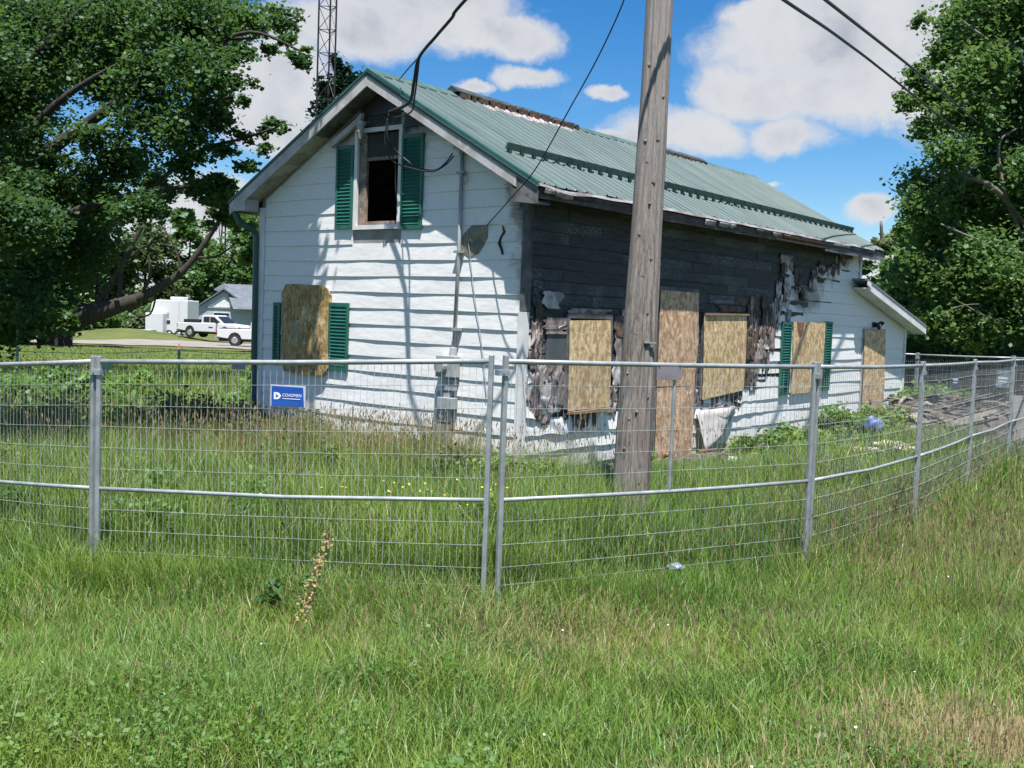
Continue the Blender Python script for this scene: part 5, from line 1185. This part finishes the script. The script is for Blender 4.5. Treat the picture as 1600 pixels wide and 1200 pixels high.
# straw coloured seed stalks
M_STRAW = leaf_mat('straw', (.40, .32, .18), (.62, .52, .32), (.52, .42, .22), .3)
def stalks(name, x, y, hs, seed, label, wd=.0018, head=(.07, .010), m=M_SEED):
    r = np.random.default_rng(seed); n_ = len(x); B = np.stack([x, y, hgt(x, y)], 1); th = r.random(n_)*6.283; ln = .10+.22*r.random(n_)
    d = np.stack([np.cos(th)*ln, np.sin(th)*ln, np.ones(n_)], 1)*hs[:, None]; T = B+d; th2 = r.random(n_)*6.283; w_ = np.stack([np.cos(th2), np.sin(th2), np.zeros(n_)], 1)
    dn = d/np.linalg.norm(d, axis=1)[:, None]; hl = head[0]*(.6+.8*r.random(n_))[:, None]; hw_ = head[1]*(.6+.8*r.random(n_))[:, None]; c = T+dn*hl*.5
    w2 = np.cross(w_, dn)
    V = np.stack([B-w_*wd, B+w_*wd, T+w_*wd*.5, T-w_*wd*.5, T, c+w_*hw_, T+dn*hl, c-w_*hw_, T, c+w2*hw_, T+dn*hl, c-w2*hw_], 1).reshape(-1, 3); i = np.arange(n_)*12
    F = np.stack([i, i+1, i+2, i, i+2, i+3, i+4, i+5, i+6, i+4, i+6, i+7, i+8, i+9, i+10, i+8, i+10, i+11], 1).reshape(-1, 3)
    me = bpy.data.meshes.new(name); me.vertices.add(len(V)); me.vertices.foreach_set('co', V.astype(np.float32).ravel()); me.loops.add(F.size); me.loops.foreach_set('vertex_index', F.astype(np.int32).ravel()); me.polygons.add(len(F)); me.polygons.foreach_set('loop_start', np.arange(0, F.size, 3, dtype=np.int32)); me.update(calc_edges=True)
    a = me.attributes.new('rnd', 'FLOAT', 'POINT'); a.data.foreach_set('value', np.repeat(r.random(n_), 12).astype(np.float32)); o = link(name, me, m); tag(o, label, 'grass', kind='stuff'); return o
def zone(n_, cx, cy, sx, sy, seed):
    r = np.random.default_rng(seed); x = r.normal(cx, sx, n_); y = r.normal(cy, sy, n_); k = not_house(x, y); return x[k], y[k], r
x, y, r = zone(3000, -1.5, 12.2, 1.5, .75, 140); stalks('seed_stalks', x, y, .40+.34*r.random(len(x)), 141, 'reddish tan seed stalks standing before the gable wall', wd=.0012, head=(.06, .006))
x, y, r = zone(1500, 3.9, 9.2, 1.1, 1.5, 142); stalks('seed_stalks', x, y, .35+.30*r.random(len(x)), 143, 'tall tan grass stalks at the right beside the fence', head=(.06, .007))
x, y, r = zone(900, .4, 7.0, 1.3, .6, 144); stalks('seed_stalks', x, y, .14+.16*r.random(len(x)), 145, 'low brown grass stalks around the central fence posts', head=(.05, .006))
x, y = scatter(900, 4, 12, 146); r = np.random.default_rng(147); k = not_house(x, y); x, y = x[k], y[k]; stalks('seed_stalks', x, y, .18+.22*r.random(len(x)), 148, 'scattered pale seed stalks through the long grass', wd=.0014, head=(.04, .005))
x, y, r = zone(1300, 2.35, 5.0, .45, .32, 149); stalks('seed_stalks', x, y, .08+.12*r.random(len(x)), 150, 'dry straw stalks in the lower right corner', head=(.05, .004), wd=.0024, m=M_STRAW)
x, y, r = zone(1300, 7.2, 13.5, 2.0, 2.4, 151); stalks('seed_stalks', x, y, .35+.30*r.random(len(x)), 152, 'pale tall stalks along the fence at far right', head=(.07, .008), wd=.0025)
x, y, r = zone(900, -6.5, 13.5, 1.8, 1.2, 153); stalks('seed_stalks', x, y, .35+.35*r.random(len(x)), 154, 'brown seed stalks among the weeds at left', head=(.06, .008), wd=.0025)

# low broad leaves between the blades
def clover(n_, y0, y1, ls, seed, label):
    x, y = scatter(n_, y0, y1, seed, power=1.1); k = not_house(x, y); x, y = x[k], y[k]; n1, n2, n3 = field(x, y); r = np.random.default_rng(seed)
    k = r.random(len(x)) < np.clip((n2-.3)*2.2, .05, 1); x, y, n1 = x[k], y[k], n1[k]
    z = hgt(x, y)+(.04+.16*n1)*(.3+.9*r.random(len(x))); n_ = len(x); P_ = np.stack([x, y, z], 1)
    nrm = r.normal(size=(n_, 3))*.6; nrm[:, 2] = 1; nrm /= np.linalg.norm(nrm, axis=1)[:, None]; t = np.cross(nrm, r.normal(size=(n_, 3))); t /= np.linalg.norm(t, axis=1)[:, None]; b = np.cross(nrm, t); s_ = ls*(.5+r.random((n_, 1)))
    V = np.stack([P_-t*s_*.6, P_+b*s_*.4, P_+t*s_*.6, P_-b*s_*.4], 1).reshape(-1, 3); i = np.arange(n_)*4; F = np.stack([i, i+1, i+2, i, i+2, i+3], 1).reshape(-1, 3)
    me = bpy.data.meshes.new('ground_cover'); me.vertices.add(len(V)); me.vertices.foreach_set('co', V.astype(np.float32).ravel()); me.loops.add(F.size); me.loops.foreach_set('vertex_index', F.astype(np.int32).ravel()); me.polygons.add(len(F)); me.polygons.foreach_set('loop_start', np.arange(0, F.size, 3, dtype=np.int32)); me.update(calc_edges=True)
    a = me.attributes.new('rnd', 'FLOAT', 'POINT'); a.data.foreach_set('value', np.repeat(r.random(n_), 4).astype(np.float32)); o = link('ground_cover', me, M_LEAF_W); tag(o, label, 'ground cover', kind='stuff')
clover(70000, 3.4, 8.2, .022, 201, 'clover and small weeds low in the foreground grass')
clover(45000, 7.8, 14, .034, 202, 'clover and small weeds low in the grass beyond the fence')
# broadleaf weeds and low shrubs
def weeds(name, pts, n_, ls, m, label, seed, cat='weeds', kind='stuff'):
    o = leaf_cloud(name, pts, n_, ls, m, None, seed, shell=.15, kind=kind); tag(o, label, cat); return o
rs = random.Random(90)
def along(u0, u1, off0, off1, n_, h, r_):
    out = []
    for _ in range(n_):
        u = rs.uniform(u0, u1); p = hw(u, -rs.uniform(off0, off1)); s_ = r_*rs.uniform(.6, 1.2); out.append(((p.x, p.y, H1(p.x, p.y)+h*rs.uniform(.2, 1)), (s_, s_, s_*.7)))
    return out
weeds('leafy_weeds', along(4.6, 7.2, .25, 1.2, 34, .22, .22), 9000, .075, M_LEAF_W, 'bright green leafy weeds below the sagging siding', 91)
weeds('leafy_weeds', along(8.2, 10.3, .2, 1.0, 26, .42, .30), 8000, .075, M_LEAF_W, 'taller leafy weeds against the wall left of the lean-to door', 92)
weeds('leafy_weeds', along(11.6, 13.6, .1, 1.2, 26, .60, .34), 9000, .08, M_LEAF_W, 'bushy weeds around the lean-to corner', 93)
weeds('leafy_weeds', along(1.6, 2.4, .15, .5, 7, .22, .14), 1500, .06, M_LEAF_W, 'small green weed clump left of the utility pole foot', 94)
pts = []
for _ in range(90):
    x = rs.uniform(-10.5, -3.9); y = rs.uniform(13.2, 20.5); s_ = rs.uniform(.2, .46); pts.append(((x, y, H1(x, y)+rs.uniform(.05, .32)), (s_, s_, s_*.7)))
weeds('leafy_weeds', pts, 34000, .075, M_LEAF_W, 'waist high leafy weeds left of the gable wall', 95)
pts = []
for _ in range(26):
    x = rs.uniform(-11, -7.0); y = rs.uniform(17, 22); s_ = rs.uniform(.2, .36); pts.append(((x, y, H1(x, y)+rs.uniform(.1, .45)), (s_, s_, s_*.7)))
weeds('leafy_weeds', pts, 12000, .10, M_LEAF_W, 'tall weeds around the left green steel post', 96)
pts = []
for _ in range(46):
    x = rs.uniform(-6.2, 1.2); y = rs.uniform(8.9, 12.2)
    if not bool(not_house(np.array([x]), np.array([y-.5]))[0]): continue
    s_ = rs.uniform(.12, .3); pts.append(((x, y, H1(x, y)+rs.uniform(.10, .30)), (s_, s_, s_*.55)))
weeds('leafy_weeds', pts, 11000, .05, M_LEAF_W, 'scattered low leafy weeds in the long grass behind the fence', 196)
pts = []
for _ in range(60):
    v_ = rs.uniform(-.2, 5.4); p = hw(-rs.uniform(.25, 1.5), v_); s_ = rs.uniform(.12, .28); pts.append(((p.x, p.y, H1(p.x, p.y)+rs.uniform(.1, .30)+.16*(v_ > 3.2)), (s_, s_, s_*.8)))
weeds('leafy_weeds', pts, 13000, .05, M_LEAF_C, 'bank of mixed weeds hiding the foot of the gable wall', 197)
# clumps close to the camera: docks and clover
for i, (px, py, z, s_, lb) in enumerate([(450, 935, .0, .16, 'dark broad-leaved clump in the foreground grass left of centre'), (430, 830, -.05, .28, 'round leafy clump behind the first fence panel')]):
    d = (CZ+.28-.15)/((py-(494+.036*(px-800)))/FPX); p = at(px, py, d); pts = [((p.x+rs.uniform(-s_, s_), p.y+rs.uniform(-s_, s_), H1(p.x, p.y)+rs.uniform(.08, .22)), (s_*.5, s_*.5, s_*.3)) for _ in range(7)]
    weeds('leafy_clump', pts, 900, .05, M_LEAF_B if i == 0 else M_LEAF_W, lb, 97+i, 'weeds', None)
# leaning seed spike of a dock plant (left of centre)
p = at(455, 925, 6.6); bz = H1(p.x, p.y); t = empty('dock_plant', (p.x, p.y, bz)); tag(t, 'leaning yellowish brown dock seed spike in the grass left of centre', 'plant')
tip = at(513, 832, 6.9)-Vector((p.x, p.y, bz)); w = MB(); limb(w, [(0, 0, 0), tuple(tip*.5+Vector((.02, 0, -.01))), tuple(tip)], .005, .002, 5); w.build('stem', M_SEED, t)
V = []; F = []
for i in range(260):
    f = rs.uniform(.3, 1); c = tip*f+Vector((rs.gauss(0, .018), rs.gauss(0, .018), rs.gauss(0, .014))); a = Vector((rs.gauss(0, 1), rs.gauss(0, 1), rs.gauss(0, 1))).normalized()*.012; b = a.orthogonal().normalized()*.008; k = len(V); V += [c-a, c+b, c+a, c-b]; F.append((k, k+1, k+2, k+3))
mesh('seeds', V, F, mottled((.32, .27, .09), (.24, .15, .08), 20, .9), t)
# flowers
def flowers(name, x, y, hh, rad, m, label, seed):
    w = MB(); r_ = random.Random(seed)
    for a, b in zip(x, y):
        z = H1(a, b)+r_.uniform(*hh); n_ = 6; c = Vector((a, b, z)); tx = r_.uniform(-.4, .4); ty = -r_.uniform(.1, .7)
        nrm = Vector((tx, ty, 1)).normalized(); u = nrm.orthogonal().normalized(); v = nrm.cross(u); rr_ = rad*r_.uniform(.7, 1.2)
        w.add([c+nrm*rr_*.3]+[c+(u*math.cos(k*1.0472)+v*math.sin(k*1.0472))*rr_ for k in range(6)], [(0, 1+k, 1+(k+1) % 6) for k in range(6)])
        w.tube([(a, b, H1(a, b)), c], .0015, 3, cap=False)
    o = w.build(name, m); tag(o, label, 'flowers', kind='stuff')
r = np.random.default_rng(160); n_ = 30; x = r.normal(-.95, .5, n_); y = r.normal(9.4, .25, n_)
flowers('yellow_flowers', x, y, (.30, .44), .010, mat('petal_yellow', (.75, .55, .03), .6), 'yellow wildflowers in the grass behind the middle of the left fence panel', 161)
x, y = scatter(34, 4.6, 11, 162); k = not_house(x, y)
flowers('white_flowers', x[k], y[k], (.08, .15), .008, mat('petal_white', (.75, .75, .72), .6), 'few tiny white clover heads scattered through the grass', 163)

# ---------------------------------------------------------------- debris
def lump(name, loc, s_, m, label, cat, seed, sub=3, group=None):
    bm = bmesh.new(); bmesh.ops.create_icosphere(bm, subdivisions=sub, radius=1)
    for v in bm.verts:
        n_ = mn.noise(v.co*1.6+Vector((seed, 0, 0)))*.45+mn.noise(v.co*4+Vector((0, seed, 0)))*.16; v.co *= 1+n_; v.co.x *= s_[0]; v.co.y *= s_[1]; v.co.z *= s_[2]
    me = bpy.data.meshes.new(name); bm.to_mesh(me); bm.free(); me.polygons.foreach_set('use_smooth', [True]*len(me.polygons)); o = link(name, me, m); o.location = loc; tag(o, label, cat, group); return o
M_BAG = mottled((.7, .71, .72), (.5, .5, .5), 10, .4)
def gp(px, py, z=.0):
    r_ = at(px, py, 1)-Vector((0, 0, CZ)); t_ = (z-CZ)/r_.z; return Vector((0, 0, CZ))+r_*t_
p = gp(1092, 746, .05); lump('crumpled_wrapper', (p.x, p.y, H1(p.x, p.y)+.13), (.06, .06, .06), M_BAG, 'small white crumpled wrapper in the ash below the door board', 'litter', 3, group='white litter by the wall')
p = gp(1144, 727, .05); lump('crumpled_wrapper', (p.x, p.y, H1(p.x, p.y)+.14), (.08, .07, .05), M_BAG, 'white crumpled plastic lying on the weeds right of the door board', 'litter', 5, group='white litter by the wall')
p = gp(1055, 898, -.1); lump('blue_wrapper', (p.x, p.y, H1(p.x, p.y)+.25), (.065, .05, .03), mottled((.12, .14, .30), (.3, .32, .42), 16, .5), 'crumpled blue wrapper in the grass in front of the fence', 'litter', 8)
p = gp(1366, 664, .3); lump('blue_bundle', (p.x, p.y, H1(p.x, p.y)+.32), (.16, .14, .14), mottled((.03, .08, .28), (.2, .28, .42), 6, .5), 'blue bundled plastic at the foot of the lean-to door', 'bundle', 9)
p = gp(512, 721, .1); lump('orange_debris', (p.x, p.y, H1(p.x, p.y)+.16), (.2, .06, .05), mottled((.42, .18, .08), (.5, .35, .2), 9, .8), 'rusty orange scrap lying below the gable wall', 'scrap', 10)
# burnt heap at the door
p = hw(3.6, -.9); t = empty('ash_heap', (p.x, p.y, H1(p.x, p.y))); tag(t, 'low heap of black burnt rubble in front of the door board', 'rubble')
V = []; F = []; n_ = 26
for i in range(n_+1):
    for j in range(n_+1):
        u = i/n_*2-1; v_ = j/n_*2-1; rr_ = math.hypot(u, v_); h = max(0, 1-rr_**2)*.16+.05*mn.noise(Vector((u*4, v_*4, 2)))-.02+.03*mn.noise(Vector((u*11, v_*11, 5)))-(.12 if rr_ > .95 else 0); V.append((u*1.3, v_*.8, h))
for i in range(n_):
    for j in range(n_): k = i*(n_+1)+j; F.append((k, k+1, k+n_+2, k+n_+1))
mesh('ash', V, F, mottled((.035, .033, .033), (.12, .10, .085), 8, .95, c3=(.28, .25, .22), bump=.6), t)
for i in range(16):
    a = Vector((rs.uniform(-1, 1), rs.uniform(-.6, .6), rs.uniform(.08, .16))); th = rs.uniform(0, 3.14); l_ = rs.uniform(.08, .3); d = Vector((math.cos(th), math.sin(th), rs.uniform(-.1, .35)))*l_; w = MB()
    s_ = rs.uniform(.008, .02); n2 = d.cross(Vector((0, 0, 1))).normalized()*s_*2; w.prism([a-n2, a+n2, a+n2+Vector((0, 0, s_)), a-n2+Vector((0, 0, s_))], d); w.build('fragment', rs.choice([M_CHARBROWN, M_MELT, M_CHAR, M_RUST]), t)
# boards lying near the wall corner
def plank(a, b, wd, th, m, label, cat='board', group=None, name='loose_board', lift=.08):
    A = Vector((a.x, a.y, H1(a.x, a.y)+lift)); B = Vector((b.x, b.y, H1(b.x, b.y)+lift+.04)); d = B-A; s_ = d.cross(Vector((0, 0, 1))).normalized()*wd/2; w = MB()
    w.prism([A-s_, A+s_, A+s_+Vector((0, 0, th)), A-s_+Vector((0, 0, th))], d); o = w.build(name, m); tag(o, label, cat, group); return o
plank(gp(885, 772), gp(958, 752), .14, .03, M_MELTW, 'grey weathered board lying left of the utility pole foot', group='boards lying by the house')
plank(gp(905, 758), gp(950, 741), .1, .03, M_CHARBROWN, 'brown charred board behind the grey one by the pole', group='boards lying by the house')
M_INS = mottled((.60, .50, .38), (.74, .66, .56), 6, .9, bump=.6)
for i, (px, py, s_, lb) in enumerate([(1355, 708, (.22, .10, .05), 'pale splintered insulation scrap left of the fence post'), (1390, 703, (.26, .12, .08), 'largest pale insulation scrap, peaked in the middle'), (1420, 707, (.2, .1, .05), 'pale insulation scrap touching the fence rail')]):
    p = gp(px, py, .1); lump('insulation_scrap', (p.x, p.y, H1(p.x, p.y)+.16), s_, M_INS, lb, 'scrap', 20+i, group='pale scraps near the right fence')
p = gp(1320, 706, .05); t = empty('brick_stack', (p.x, p.y, H1(p.x, p.y)), .1); tag(t, 'low row of brown bricks half hidden in weeds right of the fence post', 'bricks')
M_BRICK = mottled((.14, .085, .065), (.22, .13, .10), 9, .9, bump=.4)
bm0 = None
for k in range(3):
    for i in range(4):
        o = None
        if bm0 is None:
            w = MB(); w.box(-.10, .10, -.05, .05, 0, .058); o = w.build('brick', M_BRICK, t); bm0 = o
        else: o = bm0.copy(); col.objects.link(o); o.parent = t
        o.location = (-.35+i*.212+(.1 if k % 2 else 0), rs.uniform(-.01, .01), .02+k*.064); o.rotation_euler = (0, 0, rs.uniform(-.05, .05))
# junk heap beyond the fence at the right
c0 = at(1500, 640, 20.5); t = empty('junk_heap', (c0.x, c0.y, H1(c0.x, c0.y))); tag(t, 'heap of grey burnt sheet metal and timber behind the right fence', 'junk heap')
V = []; F = []; n_ = 30
for i in range(n_+1):
    for j in range(n_+1):
        u = i/n_*2-1; v_ = j/n_*2-1; rr_ = math.hypot(u, v_); h = max(0, 1-rr_**2)**.7*.55+.26*mn.noise(Vector((u*3, v_*3, 7)))+.10*mn.noise(Vector((u*9, v_*9, 3)))-(.3 if rr_ > .95 else 0); V.append((u*1.7, v_*1.5, h))
for i in range(n_):
    for j in range(n_): k = i*(n_+1)+j; F.append((k, k+1, k+n_+2, k+n_+1))
mesh('rubble', V, F, mottled((.045, .04, .038), (.13, .11, .10), 5, .95, c3=(.03, .03, .03), bump=.8), t)
MM = [M_BARKG, M_CHARBROWN, M_MELT, M_CHARBROWN, M_SOOTY, M_SOOTY, M_BARKG, M_BARK]
for i in range(90):
    a = Vector((rs.uniform(-1.5, 1.4), rs.uniform(-1.2, .6), 0)); rr_ = math.hypot(a.x/1.7, a.y/1.5); a.z = max(0, 1-rr_**2)**.7*.6+rs.uniform(-.05, .15); th = rs.uniform(0, 3.14); l_ = rs.uniform(.3, 1.1)
    d = Vector((math.cos(th), math.sin(th)*.6, rs.uniform(-.35, .35)))*l_; w = MB(); s_ = rs.choice([.012, .02, .03, .03, .09]); n2 = d.cross(Vector((0, rs.uniform(-1, 1), 1))).normalized()*s_
    w.prism([a-n2-d/2, a+n2-d/2, a+n2-d/2+Vector((0, .01, .015)), a-n2-d/2+Vector((0, .01, .015))], d); w.build('scrap_piece', rs.choice(MM), t)
p = at(1604, 612, 19.2); w = MB(); w.box(-.45, .45, -.02, .02, 0, 1.15); o = w.build('grey_board', mottled((.26, .24, .24), (.33, .31, .30), 2.5, .9, stretch=(4, 1, .6))); o.location = (p.x+.22, p.y, H1(p.x, p.y)-.05); o.rotation_euler = (R(-4), 0, .15); tag(o, 'upright pale grey board behind the fence at the right picture edge', 'board')
